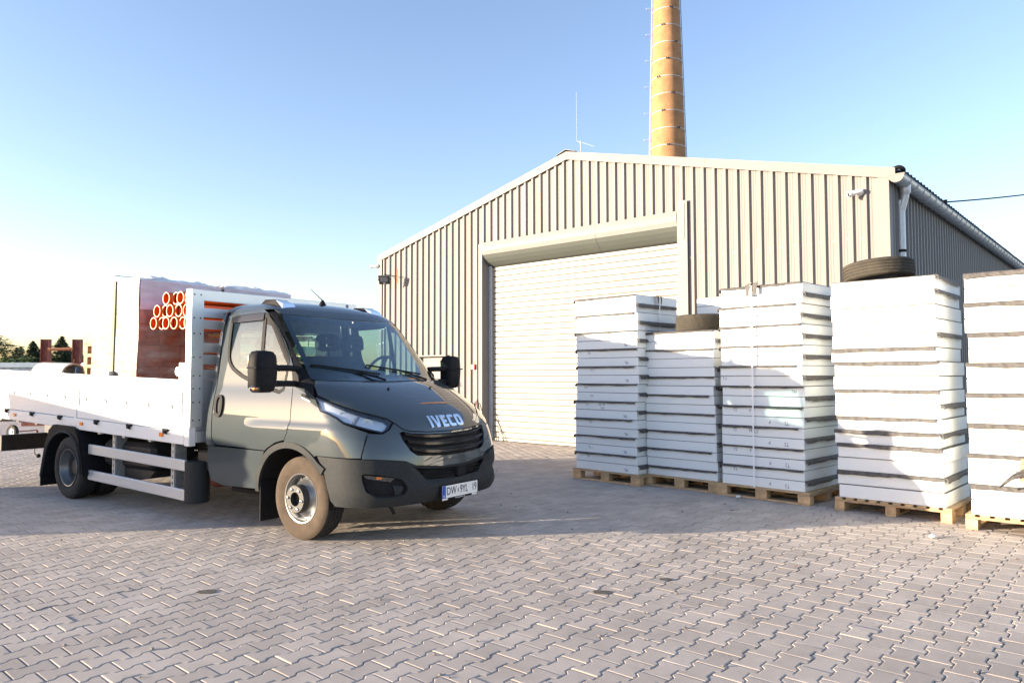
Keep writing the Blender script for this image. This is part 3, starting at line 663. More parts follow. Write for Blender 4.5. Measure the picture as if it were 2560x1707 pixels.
# ------------------------------------------------------------------ truck: cab surface
CAB=np.array([
[0.3, 0.86, 0.52, 0.965, -1.515, 2.7],
[0.36, 0.92, 0.55, 0.975, -1.525, 2.7],
[0.45, 0.955, 0.56, 0.99, -1.53, 2.7],
[0.6, 0.965, 0.56, 1.0, -1.535, 2.7],
[0.75, 0.955, 0.56, 1.005, -1.535, 2.6],
[0.9, 0.92, 0.55, 1.005, -1.535, 2.5],
[1.0, 0.88, 0.54, 1.0, -1.535, 2.4],
[1.08, 0.82, 0.53, 0.992, -1.535, 2.3],
[1.15, 0.73, 0.52, 0.983, -1.535, 2.3],
[1.22, 0.615, 0.49, 0.972, -1.53, 2.3],
[1.3, 0.46, 0.44, 0.955, -1.525, 2.3],
[1.37, 0.3, 0.38, 0.938, -1.525, 2.4],
[1.43, 0.12, 0.34, 0.93, -1.52, 2.7],
[1.6, -0.06, 0.3, 0.91, -1.515, 3.0],
[1.8, -0.255, 0.25, 0.884, -1.505, 3.0],
[2.0, -0.455, 0.21, 0.854, -1.5, 3.0],
[2.07, -0.53, 0.2, 0.84, -1.5, 3.0],
[2.12, -0.595, 0.21, 0.815, -1.5, 3.0],
[2.17, -0.69, 0.23, 0.755, -1.475, 2.8],
[2.205, -0.79, 0.28, 0.66, -1.46, 2.6],
[2.23, -0.9, 0.27, 0.47, -1.43, 2.4],
[2.243, -1.03, 0.22, 0.25, -1.37, 2.2],
[2.247, -1.14, 0.1, 0.06, -1.28, 2.0],])
def interp(z):
    T=CAB; z=min(max(z,T[0,0]),T[-1,0]); i=int(np.searchsorted(T[:,0],z)); i=min(max(i,1),len(T)-1)
    z0,z1=T[i-1,0],T[i,0]; s=(z-z0)/(z1-z0); h=z1-z0
    sl=lambda k:(T[k+1]-T[k])/(T[k+1,0]-T[k,0])
    def m(k):
        if k==0: return sl(0)
        if k==len(T)-1: return sl(k-1)
        a,b=sl(k-1),sl(k); return np.where(a*b>0,2*a*b/np.where(a+b==0,1,a+b),0)
    a=T[i-1];b=T[i]
    return (2*s**3-3*s**2+1)*a+(s**3-2*s**2+s)*h*m(i-1)+(-2*s**3+3*s**2)*b+(s**3-s**2)*h*m(i)
RC=0.10
def Yside(x,z):
    _,xf,d,w,xr,n=interp(z)
    if x>=xf or x<=xr: return 0.0
    y=w
    k=(xf-x)/d
    if k<1: y=w*(1-(1-k)**n)**(1/n)
    if .6<z<1.25 and -1.0<x<.66:
        sm=lambda a,b,t:(lambda q:q*q*(3-2*q))(min(1,max(0,(t-a)/(b-a))))
        y+=.015*sm(-.95,-.62,x)*(1-sm(.30,.62,x))*(1-sm(1.005,1.045,z+.10*max(0,-.35-x)**2))*sm(.6,.8,z)
    rc=min(RC,w*.5)
    if x<xr+rc: y=min(y,w-rc+math.sqrt(max(0,rc*rc-(xr+rc-x)**2)))
    return y
def Xfront(y,z):
    _,xf,d,w,xr,n=interp(z)
    k=min(1,abs(y)/w)
    return xf-d*(1-(1-k**n)**(1/n))
HD=R(-35.3); T0=Vector((-1.326,7.475,0))
TRK=thing('flatbed_truck','dark grey flatbed truck with a white dropside body and slatted headboard','truck',T0,HD)
def resample(P,sp,closed=True):
    out=[]; n=len(P)
    for i in range(n if closed else n-1):
        a=P[i]; b=P[(i+1)%n]; L=math.hypot(b[0]-a[0],b[1]-a[1]); k=max(1,int(L/sp+.5))
        for j in range(k): out.append((a[0]+(b[0]-a[0])*j/k,a[1]+(b[1]-a[1])*j/k))
    return out
def pip(x,y,P):
    c=False; n=len(P); j=n-1
    for i in range(n):
        xi,yi=P[i]; xj,yj=P[j]
        if (yi>y)!=(yj>y) and x<(xj-xi)*(y-yi)/(yj-yi)+xi: c=not c
        j=i
    return c
def smoothpoly(P,n=4):
    """rounded closed polygon (chaikin)"""
    for _ in range(n):
        Q=[]
        for i in range(len(P)):
            a=P[i]; b=P[(i+1)%len(P)]; Q+=[(a[0]*.75+b[0]*.25,a[1]*.75+b[1]*.25),(a[0]*.25+b[0]*.75,a[1]*.25+b[1]*.75)]
        P=Q
    return P
def cdt(outer,holes,sp):
    bd=resample(outer,sp); hs=[resample(h,sp) for h in holes]
    pts=[Vector(p) for p in bd]; ed=[(i,(i+1)%len(bd)) for i in range(len(bd))]
    for h in hs:
        o=len(pts); pts+=[Vector(p) for p in h]; ed+=[(o+i,o+(i+1)%len(h)) for i in range(len(h))]
    allb=np.array([(p[0],p[1]) for p in pts])
    xs=[p[0] for p in bd]; ys=[p[1] for p in bd]; r=0
    y=min(ys)+sp*.5
    while y<max(ys):
        x=min(xs)+sp*(.5 if r%2 else 1.0)
        while x<max(xs):
            if pip(x,y,bd) and not any(pip(x,y,h) for h in hs):
                if ((allb[:,0]-x)**2+(allb[:,1]-y)**2).min()>(sp*.45)**2: pts.append(Vector((x,y)))
            x+=sp
        y+=sp*.87; r+=1
    vo,eo,fo,*_=delaunay_2d_cdt(pts,ed,[],0,1e-6)
    F=[]
    for t in fo:
        cx=sum(vo[i][0] for i in t)/len(t); cy=sum(vo[i][1] for i in t)/len(t)
        if pip(cx,cy,bd) and not any(pip(cx,cy,h) for h in hs): F.append(tuple(t))
    return [(p[0],p[1]) for p in vo],F
def patch(name,outer,holes,fn,mt,th=.014,off=0.,sp=.035,parent=None,mirror=False,flipy=False):
    P2,F=cdt(outer,holes,sp)
    V3=[Vector(fn(*p)) for p in P2]
    nm=[Vector((0,0,0)) for _ in V3]
    for t in F:
        a,b,c_=V3[t[0]],V3[t[1]],V3[t[2]]; n=(b-a).cross(c_-a)
        for i in t: nm[i]+=n
    ctr=Vector((-.6,0,1.0)); acc=sum(((V3[i]-ctr).dot(nm[i]) for i in range(len(V3))))
    sg=1 if acc>0 else -1
    for n in nm:
        if n.length>0: n.normalize()
    O=[v+n*sg*off for v,n in zip(V3,nm)]; I=[v+n*sg*(off-th) for v,n in zip(V3,nm)]
    k=len(O); fs=[]
    from collections import Counter
    ec=Counter()
    for t in F:
        t=t if sg>0 else t[::-1]
        fs.append(t); fs.append(tuple(i+k for i in t[::-1]))
        for i in range(len(t)): ec[(t[i],t[(i+1)%len(t)])]+=1
    for (a,b) in list(ec):
        if (b,a) not in ec: fs.append((b,a,a+k,b+k))
    if flipy:
        O=[Vector((v.x,-v.y,v.z)) for v in O]; I=[Vector((v.x,-v.y,v.z)) for v in I]; fs=[f[::-1] for f in fs]
    return B().add(O+I,fs).obj(name,mt,parent or TRK,R(40),fixn=False)
fside=lambda x,z:(x,-Yside(x,z),z)
ffront=lambda y,z:(Xfront(y,z),y,z)
S1=1.25
def fs(s,z):
    _,xf,d,w_,xr,n=interp(z); a=abs(s); sg=-1 if s<0 else 1
    if a<=S1:
        q=a/S1*math.pi/2; return (xf-d*(1-math.cos(q)**(2/n)) if q<math.pi/2-1e-9 else xf-d, sg*w_*math.sin(q)**(2/n), z)
    return (xf-d-(a-S1),sg*w_,z)
def s_of_y(y,z):
    _,xf,d,w_,xr,n=interp(z); return math.copysign(S1*math.asin(min(1,abs(y)/w_)**(n/2))/(math.pi/2),y)
def s_of_x(x,z,sg=-1):
    _,xf,d,w_,xr,n=interp(z)
    if x>xf-d: y=Yside(x,z); return sg*abs(s_of_y(y,z))
    return sg*(S1+(xf-d-x))
def mirr(P): return [(-a,b) for a,b in P]
CABP=TRK
def both(name,outer,holes,fn,mt,**k):
    patch(name,outer,holes,fn,mt,**k); patch(name,outer,holes,fn,mt,flipy=True,**k)
WIN=[(-1.285,2.07),(-.97,2.085),(-.745,2.086),(-.69,2.07),(-.58,1.974),(-.465,1.859),(-.354,1.723),(-.295,1.645),(-.272,1.56),(-.28,1.45),(-.31,1.285),(-.52,1.325),(-.745,1.378),(-.945,1.43),(-1.065,1.475),(-1.186,1.536),(-1.255,1.62),(-1.276,1.735),(-1.285,1.945)]
DOOR=[(-1.335,2.125),(-1.30,2.132),(-.86,2.132),(-.785,2.115),(-.70,2.077),(-.538,1.94),(-.39,1.78),(-.272,1.62),(-.221,1.54),(-.199,1.46),(-.195,1.39),(-.17,1.24),(-.155,1.05),(-.173,.946),(-.206,.882),(-.334,.853),(-.445,.80),(-.485,.772),(-1.26,.782),(-1.33,.80),(-1.352,.85),(-1.375,1.1),(-1.378,1.4),(-1.36,1.9)]
def inset(P,d):
    n=len(P); A=sum(P[i][0]*P[(i+1)%n][1]-P[(i+1)%n][0]*P[i][1] for i in range(n)); sg=1 if A>0 else -1; out=[]
    for i in range(n):
        a=Vector(P[i-1]);b=Vector(P[i]);c_=Vector(P[(i+1)%n]); e1=(b-a).normalized(); e2=(c_-b).normalized()
        n1=Vector((-e1.y,e1.x))*sg; n2=Vector((-e2.y,e2.x))*sg; m=(n1+n2); 
        if m.length<1e-6: m=n1
        m=m.normalized(); k=d/max(.4,m.dot(n1)); q=b+m*k; out.append((q.x,q.y))
    return out
WS_=smoothpoly(WIN,1)
for fy in (False,True):
    dr=patch('door',DOOR,[WS_],fside,'paint',th=.03,sp=.04,flipy=fy,parent=CABP)
    W2=inset(WS_,.004); W3=inset(WS_,.034)
    patch('window_frame',W2,[W3],fside,'black',th=.02,off=.001,sp=.03,flipy=fy,parent=dr)
    main=[p for p in inset(WS_,.030)]
    patch('window_pane',main,[],fside,'glass2',th=.004,off=-.008,sp=.05,flipy=fy,parent=dr)
    patch('window_divider',[(-.765,2.075),(-.72,2.078),(-.66,1.37),(-.705,1.37)],[],fside,'black',th=.015,off=-.002,sp=.03,flipy=fy,parent=dr)
    patch('quarter_frame',[(-.715,2.07),(-.68,2.055),(-.57,1.955),(-.46,1.84),(-.35,1.705),(-.305,1.64),(-.30,1.56),(-.37,1.64),(-.48,1.78),(-.56,1.88),(-.62,1.95),(-.69,1.965)],[],fside,'black',th=.012,off=-.003,sp=.03,flipy=fy,parent=dr)
    patch('wind_deflector',[(-1.27,2.062),(-.75,2.078),(-.745,2.01),(-1.26,2.0)],[],fside,'blackgloss',th=.004,off=.010,sp=.05,flipy=fy,parent=dr)
    sg=1 if fy else -1
    def hy(x,z,o): return (x,sg*(Yside(x,z)+o),z)
    hb=patch('door_handle',smoothpoly([(-1.345,1.275),(-1.212,1.275),(-1.20,1.055),(-1.335,1.055)],2),[smoothpoly([(-1.31,1.25),(-1.245,1.25),(-1.235,1.09),(-1.30,1.09)],2)],fside,'black',th=.03,off=.018,sp=.02,flipy=fy,parent=dr)
    patch('handle_recess',[(-1.32,1.26),(-1.235,1.26),(-1.225,1.08),(-1.31,1.08)],[],fside,'plastic',th=.005,off=.004,sp=.03,flipy=fy,parent=dr)
    # rear cab side, sill, fender, pillar
    rp=[(-1.392,2.128),(-1.40,1.9),(-1.39,1.4),(-1.387,1.1),(-1.365,.84),(-1.345,.80),(-1.30,.775),(-1.30,.772),(-1.42,.772),(-1.5225,.79),(-1.5225,1.35),(-1.506,1.5),(-1.49,2.05),(-1.488,2.122)]
    patch('rear_side_panel',rp,[],fside,'paint',th=.02,sp=.03,flipy=fy,parent=CABP)
    patch('door_sill',[(-1.42,.764),(-.49,.764),(-.555,.66),(-.60,.52),(-.615,.40),(-1.2,.385),(-1.38,.425),(-1.41,.5)],[],fside,'paint',th=.03,off=.004,sp=.04,flipy=fy,parent=CABP)
    arch=[(-.13+.53*math.cos(a),.38+.487*math.sin(a)) for a in [math.radians(q) for q in range(98,44,-6)]]
    FEN=[(-.185,1.375),(-.02,1.352),(.095,1.295),(.14,1.268),(.245,1.148),(.321,1.133),(.435,1.09),(.508,1.047),(.60,1.015),(.70,.972),(.70,.85),(.694,.762),(.36,.766),(.235,.766)]+arch[::-1]+[(-.197,.885),(-.163,.95),(-.146,1.05),(-.160,1.24)]
    fe=patch('fender',FEN,[],fside,'paint',th=.02,sp=.03,flipy=fy,parent=CABP)
    patch('side_vent',smoothpoly([(-.06,1.312),(.06,1.282),(.105,1.235),(-.02,1.262)],1),[],fside,'black',th=.004,off=.004,sp=.03,flipy=fy,parent=fe)
    patch('vent_trim',[(-.03,1.275),(.10,1.238),(.10,1.228),(-.03,1.265)],[],fside,'chrome',th=.004,off=.007,sp=.03,flipy=fy,parent=fe)
    PIL=[(-.69,2.092),(-.635,2.085),(-.47,1.905),(-.258,1.665),(-.10,1.49),(-.03,1.425),(.03,1.40),(.125,1.29),(.09,1.300),(-.02,1.358),(-.183,1.382),(-.187,1.46),(-.21,1.545),(-.262,1.625),(-.38,1.785),(-.528,1.945)]
    patch('windscreen_pillar',PIL,[],fside,'black',th=.03,off=.001,sp=.03,flipy=fy,parent=CABP)
    # wheel arch trim and liner
    A0=[math.radians(q) for q in range(180,36,-6)]
    ro=[(-.13+.53*math.cos(a),.38+.487*math.sin(a)) for a in A0]; ri=[(-.13+.475*math.cos(a),.38+.432*math.sin(a)) for a in A0]
    patch('wheel_arch_trim',ro+[(.34,.66),(.29,.60)]+ri[::-1],[],fside,'plastic',th=.03,off=.012,sp=.03,flipy=fy,parent=CABP)
    b=B(); v=[];f=[]
    for a in [math.radians(q) for q in range(190,-12,-6)]:
        for y in (-.985,-.60): v.append((-.12+.49*math.cos(a),sg*-y,.36+.47*math.sin(a)))
    for i in range(len(v)//2-1): f.append((2*i,2*i+1,2*i+3,2*i+2))
    b.add(v,f).obj('wheel_arch_liner','black',CABP,S30)
    # headlight
    HL=[(.15,1.272),(.297,1.231),(.424,1.188),(.559,1.139),(.671,1.099),(.727,1.075),(.765,1.045),(.780,.998),(.768,.966),(.740,.978),(.644,1.013),(.508,1.055),(.435,1.097),(.321,1.139),(.25,1.155)]
    hl=patch('headlight',HL,[],fside,'lens',th=.004,off=.003,sp=.025,flipy=fy,parent=CABP)
    patch('reflector_bowl',inset(HL,.012),[],fside,'reflector',th=.004,off=-.022,sp=.03,flipy=fy,parent=hl)
    patch('headlight_rim',HL,[inset(HL,.010)],fside,'blackgloss',th=.03,off=.0015,sp=.025,flipy=fy,parent=hl)
    patch('lamp_divider',[(.55,1.13),(.585,1.12),(.60,1.03),(.565,1.04)],[],fside,'lining',th=.02,off=-.02,sp=.03,flipy=fy,parent=hl)
    for (x,z,r_) in ((.665,1.035,.045),(.47,1.12,.03)):
        y=-Yside(x,z); dirn=Vector((.75,-.66,.05)).normalized()
        qq=dirn.to_track_quat('-Y','Z').to_matrix().to_4x4()
        bb=B().lathe([(r_*.2,.05),(r_*.6,.035),(r_,.0),(r_*1.08,0),(r_*1.08,.04)],20,'y').sphere((0,.02,0),r_*.42).xf(Matrix.Translation((x-.025,y+.03,z))@qq)
        if fy: bb.fn(lambda p:(p[0],-p[1],p[2]))
        bb.obj('projector_lens','chrome',hl,S30)
# hood, nose, grille, windscreen, roof
sym=lambda P:P+[(-a,b) for a,b in reversed(P) if abs(a)>1e-9]
HOOD=[(0,1.408),(-.5,1.412),(-.84,1.418),(-.90,1.37),(-.935,1.29),(-.912,1.243),(-.869,1.20),(-.797,1.151),(-.703,1.112),(-.635,1.087),(-.603,1.055),(-.548,.994),(-.472,.973),(-.291,.958),(0,.952)]
patch('hood',sym(HOOD)[::-1],[],ffront,'paint',th=.02,sp=.03,off=.004,parent=CABP)
NOSE=[(0,.944),(-.291,.950),(-.476,.965),(-.553,.986),(-.608,1.044),(-.668,.992),(-.740,.957),(-.846,.965),(-.893,.85),(-.917,.756),(-.748,.741),(-.586,.721),(-.488,.678),(-.14,.640),(0,.638)]
GRI=[(0,.930),(-.3,.937),(-.48,.954),(-.55,.973),(-.592,.965),(-.585,.905),(-.526,.80),(-.462,.757),(-.133,.735),(0,.733)]
patch('nose_panel',sym(NOSE)[::-1],[sym(GRI)[::-1]],ffront,'paint',th=.02,sp=.03,parent=CABP)
gr=patch('grille',sym(inset(GRI+[(0,.83)],-.0) if False else GRI)[::-1],[],ffront,'black',th=.01,off=-.035,sp=.05,parent=CABP)
for k,(z,hw,hh) in enumerate(((.912,.545,.011),(.868,.50,.007),(.846,.53,.012),(.800,.47,.007),(.776,.49,.012))):
    v=[];f=[];n=24
    for i in range(n+1):
        y=-hw+2*hw*i/n; zz=z+.05*(abs(y)/hw)**3*(.8 if k in (0,2,4) else .3); x=Xfront(y,zz)
        for dx,dz in ((.004,-hh),(.004,hh),(-.04,hh*.7),(-.04,-hh*.7)): v.append((x+dx,y,zz+dz))
    for i in range(n):
        for j in range(4): f.append((i*4+j,i*4+(j+1)%4,i*4+4+(j+1)%4,i*4+4+j))
    f+=[(0,1,2,3),(n*4+3,n*4+2,n*4+1,n*4)]
    B().add(v,f).obj('grille_slat','blackgloss' if k in (0,2,4) else 'plastic',gr,S30)
WSP=[(0,1.412),(-.5,1.416),(-.80,1.424),(-.852,1.436),(-.845,1.50),(-.815,1.75),(-.772,2.035),(-.752,2.068),(-.70,2.064),(-.35,2.052),(0,2.048)]
ws=patch('windscreen',sym(WSP)[::-1],[],ffront,'glass',th=.005,sp=.04,parent=CABP)
patch('windscreen_border',sym(WSP)[::-1],[sym([(0,1.475),(-.5,1.478),(-.76,1.486),(-.80,1.51),(-.788,1.6),(-.755,1.88),(-.725,2.0),(-.69,2.028),(-.35,2.018),(-.17,2.014),(-.13,1.965),(0,1.962)])[::-1]],ffront,'blackgloss',th=.006,off=-.006,sp=.04,parent=ws)
B().box(-.44,-.42,-.008,.006,2.012,2.024).obj('sensor_dot','chrome',ws)
patch('roof_header',sym([(0,2.052),(-.35,2.056),(-.70,2.068),(-.755,2.072),(-.765,2.10),(-.77,2.135),(-.4,2.135),(0,2.135)])[::-1],[],ffront,'paint',th=.015,sp=.04,parent=CABP)
def ring(z,n=22,m=8):
    _,xf,d,w_,xr,nn=interp(z); pts=[]
    for i in range(n+1):
        q=math.pi/2*i/n; pts.append((xf-d*(1-math.cos(q)**(2/nn)) if i<n else xf-d, w_*math.sin(q)**(2/nn)))
    rc=min(RC,w_*.5)
    for i in range(1,m+1): pts.append((xf-d+(xr+rc-xf+d)*i/m,w_))
    for i in range(1,7):
        q=math.pi/2*i/6; pts.append((xr+rc-rc*math.sin(q),w_-rc+rc*math.cos(q)))
    pts.append((xr,0))
    near_=[(x,-y,z) for x,y in pts]; far_=[(x,y,z) for x,y in pts[1:-1]]
    return near_+far_[::-1]
v=[];f=[];zs=[2.118,2.13,2.145,2.16,2.175,2.19,2.205,2.216,2.225,2.233,2.239,2.243,2.2465]
for z in zs: v+=ring(z)
N_=len(ring(2.13))
for i in range(len(zs)-1):
    for j in range(N_): f.append((i*N_+j,i*N_+(j+1)%N_,(i+1)*N_+(j+1)%N_,(i+1)*N_+j))
f.append(tuple(range((len(zs)-1)*N_,len(zs)*N_)))
RF=B().add(v,f).obj('roof','paint',CABP,R(60))
# interior liner block below the windows, head lining, back wall
v=[];f=[];zs=[.90,1.1,1.25,1.34]
for z in zs: v+=[(x*.97-.02,y*.94,z) for x,y,_ in ring(z)]
for i in range(len(zs)-1):
    for j in range(N_): f.append((i*N_+j,i*N_+(j+1)%N_,(i+1)*N_+(j+1)%N_,(i+1)*N_+j))
f+=[tuple(range(N_)),tuple(range(3*N_,4*N_))]
B().add(v,f).obj('inner_body','interior',CABP)
v=[(x*.98-.012,y*.94,2.095) for x,y,_ in ring(2.12)]
B().add(v,[tuple(range(N_))]).obj('head_lining','lining',CABP)
bw=[(-.80,1.30),(.80,1.30),(.78,2.10),(-.78,2.10)]; hole=[(-.62,1.52),(.62,1.52),(.60,1.96),(-.60,1.96)]
patch('back_wall',[(-.93,.50),(.93,.50),(.90,1.35),(.78,2.12),(-.78,2.12),(-.90,1.35)],[hole],lambda y,z:(-1.522,y,z),'paint',th=.02,sp=.2,parent=CABP)
patch('back_lining',[(-.86,1.30),(.86,1.30),(.76,2.10),(-.76,2.10)],[hole],lambda y,z:(-1.49,y,z),'lining',th=.01,sp=.2,parent=CABP)
patch('rear_pane',hole,[],lambda y,z:(-1.505,y,z),'glass2',th=.004,sp=.3,parent=CABP)
B().prism([(-.05,1.30),(.08,1.385),(-.05,1.40),(-.35,1.395),(-.42,1.34),(-.40,1.28)],'y',-.82,.82).obj('dashboard','interior',CABP,S30)
B().box(-.22,-.12,-.32,-.2,1.396,1.41,.004).obj('red_folder','red',CABP)
for y in (-.47,.14,.50):
    st=B().box(-1.22,-1.02,y-.23,y+.23,1.15,1.68,.06).obj('seat_back','seat',CABP,S30)
    b=B(); hz=1.83
    P=smoothpoly([(y-.14,1.735),(y+.14,1.735),(y+.135,1.86),(y+.10,1.925),(y-.10,1.925),(y-.135,1.86)],1)
    h1=smoothpoly([(y-.055,1.85),(y+.055,1.85),(y+.05,1.89),(y-.05,1.89)],1); h2=smoothpoly([(y-.055,1.775),(y+.055,1.775),(y+.055,1.815),(y-.055,1.815)],1)
    patch('head_restraint',P,[h1,h2],lambda a,z:(-1.02,a,z),'seat',th=.09,sp=.04,parent=st)
    B().tube([(-1.08,y-.07,1.66),(-1.07,y-.07,1.76)],.008,6).tube([(-1.08,y+.07,1.66),(-1.07,y+.07,1.76)],.008,6).obj('restraint_posts','rim',st)
sw=B(); mx=Matrix.Translation((-.42,.40,1.50))@Matrix.Rotation(R(-62),4,'Y')
sw.tube([(.19*math.cos(a),.19*math.sin(a),0) for a in [2*math.pi*i/32 for i in range(32)]],.015,8,closed=True)
sw.bar((-.18,0,0),(.18,0,0),.05,.02).bar((0,0,0),(-.18,.0,0),.05,.02).bar((0,0,0),(0,-.17,0),.04,.02).sphere((0,0,-.01),(.07,.06,.03))
sw.xf(mx).obj('steering_wheel','interior',CABP,S30)
# wipers
for (y0,y1,yt) in ((-.10,-.79,-.42),(.53,-.14,.2)):
    wp=B(); 
    P=[(Xfront(y,z)+.015,y,z+.006) for y,z in ((y0,1.415),(y0-.18,1.475),(yt,1.52))]; wp.tube(P,[.012,.009,.008],6)
    wi=wp.obj('wiper','black',CABP)
    n=10; P=[]
    for i in range(n+1):
        y=yt+.33-.72*i/n; z=1.475+.09*i/n; P.append((Xfront(y,z)+.014,y,z+.004))
    B().tube(P,.009,5).obj('wiper_blade','black',wi)
for y in (-.28,.32):
    B().lathe([(0,.012),(.012,.008),(.016,0)],10,'z',(Xfront(y,1.33),y,1.34)).obj('washer_jet','black',CABP)
# mirrors
for sg in (-1,1):
    mr=put('mirror',None,CABP); mr.empty_display_size=.1
    b=B(); cx,cy=-.185,sg*1.285
    secs=[(1.318,.55,.60),(1.335,.80,.82),(1.40,.95,.96),(1.5,1,1),(1.6,.97,.97),(1.65,.90,.90),(1.678,.72,.74),(1.688,.35,.4)]
    v=[];f=[];n=20
    for z,kx,ky in secs:
        for i in range(n):
            q=2*math.pi*i/n; c_,s__=math.cos(q),math.sin(q)
            px=.105*kx*math.copysign(abs(c_)**.55,c_); py=.125*ky*math.copysign(abs(s__)**.55,s__)
            if c_<0: px*=.45
            v.append((cx+px,cy+py,z))
    for i in range(len(secs)-1):
        for j in range(n): f.append((i*n+j,i*n+(j+1)%n,i*n+n+(j+1)%n,i*n+n+j))
    f+=[tuple(range(n)),tuple(range((len(secs)-1)*n,len(secs)*n))]
    b.add(v,f).obj('housing','black',mr,R(50))
    B().box(cx-.052,cx-.046,cy-.10,cy+.10,1.36,1.64).obj('mirror_glass','chrome',mr)
    bb=B(); 
    for z in (1.535,1.395):
        bb=B(); ya=sg*.905
        v=[]
        bb.tube(catmull([(-.17,sg*.90,z-.005),(-.155,sg*1.02,z),(-.15,sg*1.12,z),(-.15,sg*1.20,z)],4),.028,8).obj('arm','black',mr,S30)
        B().lathe([(.1,-.01),(.107,-.004),(.107,.004),(.1,.01)],4,'z') 
    B().box(cx-.04,cx+.108,cy-.127,cy+.127,1.528,1.543,.006).obj('arm_band','black',mr)
    B().sphere((cx+.05,cy+sg*.10,1.355),(.055,.04,.035),12,8).obj('indicator','lens',mr,R(60))
    B().box(cx+.04,cx+.075,cy+sg*.10-.02,cy+sg*.10+.02,1.345,1.365,.004).obj('indicator_bulb','amber',mr)
    B().prism([(-.21,1.55),(-.12,1.47),(-.10,1.36),(-.19,1.36)],'y',sg*.925-.012,sg*.925+.02).obj('mirror_foot','black',mr)
# roof marker lights, antenna
for sg in (-1,1):
    y=sg*.60
    ml=B().add([(-1.02,y-.10,2.185),(-1.02,y+.10,2.185),(-.66,y+.09,2.095),(-.66,y-.09,2.095),(-.98,y-.07,2.238),(-.98,y+.07,2.238),(-.82,y+.075,2.232),(-.82,y-.075,2.232)],[(4,5,6,7),(0,4,7,3),(1,2,6,5),(0,1,5,4),(3,7,6,2)]).obj('marker_light','black',CABP)
    B().add([(-.815,y-.07,2.228),(-.815,y+.07,2.228),(-.68,y+.085,2.128),(-.68,y-.085,2.128),(-.70,y-.07,2.185),(-.70,y+.07,2.185)],[(0,1,5,4),(4,5,2,3),(0,4,3),(1,2,5)]).obj('marker_lens','chrome',ml)
an=B().lathe([(.045,2.225),(.03,2.25),(.012,2.285),(0,2.29)],12,'z',(-.92,.02,0)).obj('antenna','black',CABP,S30)
B().tube([(-.92,.02,2.28),(-1.12,.02,2.42)],[.006,.003],5).obj('antenna_whip','black',an)
# bumper
def bz(y,z): return z
BUM=[(s_of_y(y,z),z) for y,z in ((0,.634),(-.14,.636),(-.488,.674),(-.586,.717),(-.748,.737),(-.90,.749))]+[(s_of_x(x,z),z) for x,z in ((.55,.755),(.36,.757),(.235,.76),(.31,.65),(.355,.5),(.385,.38),(.43,.338))]+[(s_of_y(y,z),z) for y,z in ((-.80,.335),(-.4,.338),(0,.342))]
FOG=[(s_of_y(y,z),z) for y,z in ((-.93,.615),(-.905,.637),(-.657,.589),(-.585,.505),(-.628,.418),(-.885,.432))]
INT=[(s_of_y(y,z),z) for y,z in ((0,.618),(-.141,.620),(-.356,.636),(-.50,.656),(-.42,.585),(-.375,.540),(-.138,.528),(0,.526))]
def fb(s,z):
    x,y,zz=fs(s,z); k=max(0,min(1,(.56-z)/.08)); k=k*k*(3-2*k); e=.012+.028*k*max(0,1-(abs(y)/.98)**6)
    d=min(math.hypot((s-sgn_*a[0])*.9,z-a[1]) for a in INTS for sgn_ in (1,-1)); t=min(1,d/.06); e+=.030*(t*t*(3-2*t))*max(0,1-(abs(y)/.9)**4)-.012
    n=Vector((x+.1,y*.35,0)).normalized(); return (x+n.x*e,y+n.y*e,z)
INTS=resample(INT[:-1],.03,False)
FOGS=smoothpoly(FOG,1)
bu=patch('bumper',sym([(a,b) for a,b in BUM])[::-1],[sym(INT)[::-1],FOGS,mirr(FOGS)[::-1]],fb,'plastic',th=.035,sp=.03,parent=CABP)
ik=patch('air_intake',sym(INT)[::-1],[],fb,'black',th=.005,off=-.05,sp=.06,parent=TRK)
for z in (.60,.575,.552):
    P=[(Xfront(y,z)-.005,y,z) for y in np.linspace(-.40,.40,14)]; B().tube(P,.006,4).obj('intake_bar','black',ik)
B().box(.93,.975,.035,.165,.515,.625,.012).obj('radar_cover','black',bu)
for sg in (-1,1):
    FP=FOG if sg<0 else mirr(FOG)[::-1]
    fr_=patch('fog_recess',FP,[],fb,'black',th=.006,off=-.03,sp=.03,parent=TRK)
    s_=lambda y,z:(sg*abs(s_of_y(y,z)),z)
    Lz=[s_(.915,.62),s_(.70,.585),s_(.735,.555),s_(.90,.59)]
    patch('indicator_lens',Lz if sg<0 else Lz[::-1],[],fb,'lens',th=.01,off=-.008,sp=.03,parent=fr_)
    La=[s_(.835,.603),s_(.80,.598),s_(.805,.578),s_(.84,.582)]
    patch('indicator_bulb',La if sg<0 else La[::-1],[],fb,'amber',th=.006,off=-.012,sp=.03,parent=fr_)
    x,y,z=fb(*s_(.895,.495)); dirn=Vector((.8,sg*.6,0)).normalized(); q4=dirn.to_track_quat('-Y','Z').to_matrix().to_4x4()
    B().lathe([(0,.03),(.03,.015),(.036,-.005),(.042,-.005),(.042,.03)],18,'y').xf(Matrix.Translation((x-.045,y-sg*.03,z))@q4).obj('fog_lamp','chrome',fr_,S30)
    Ld=[s_(.72,.53),s_(.63,.515),s_(.65,.44),s_(.70,.435)]
    patch('recess_duct',Ld if sg<0 else Ld[::-1],[],fb,'plastic',th=.01,off=-.012,sp=.03,parent=fr_)
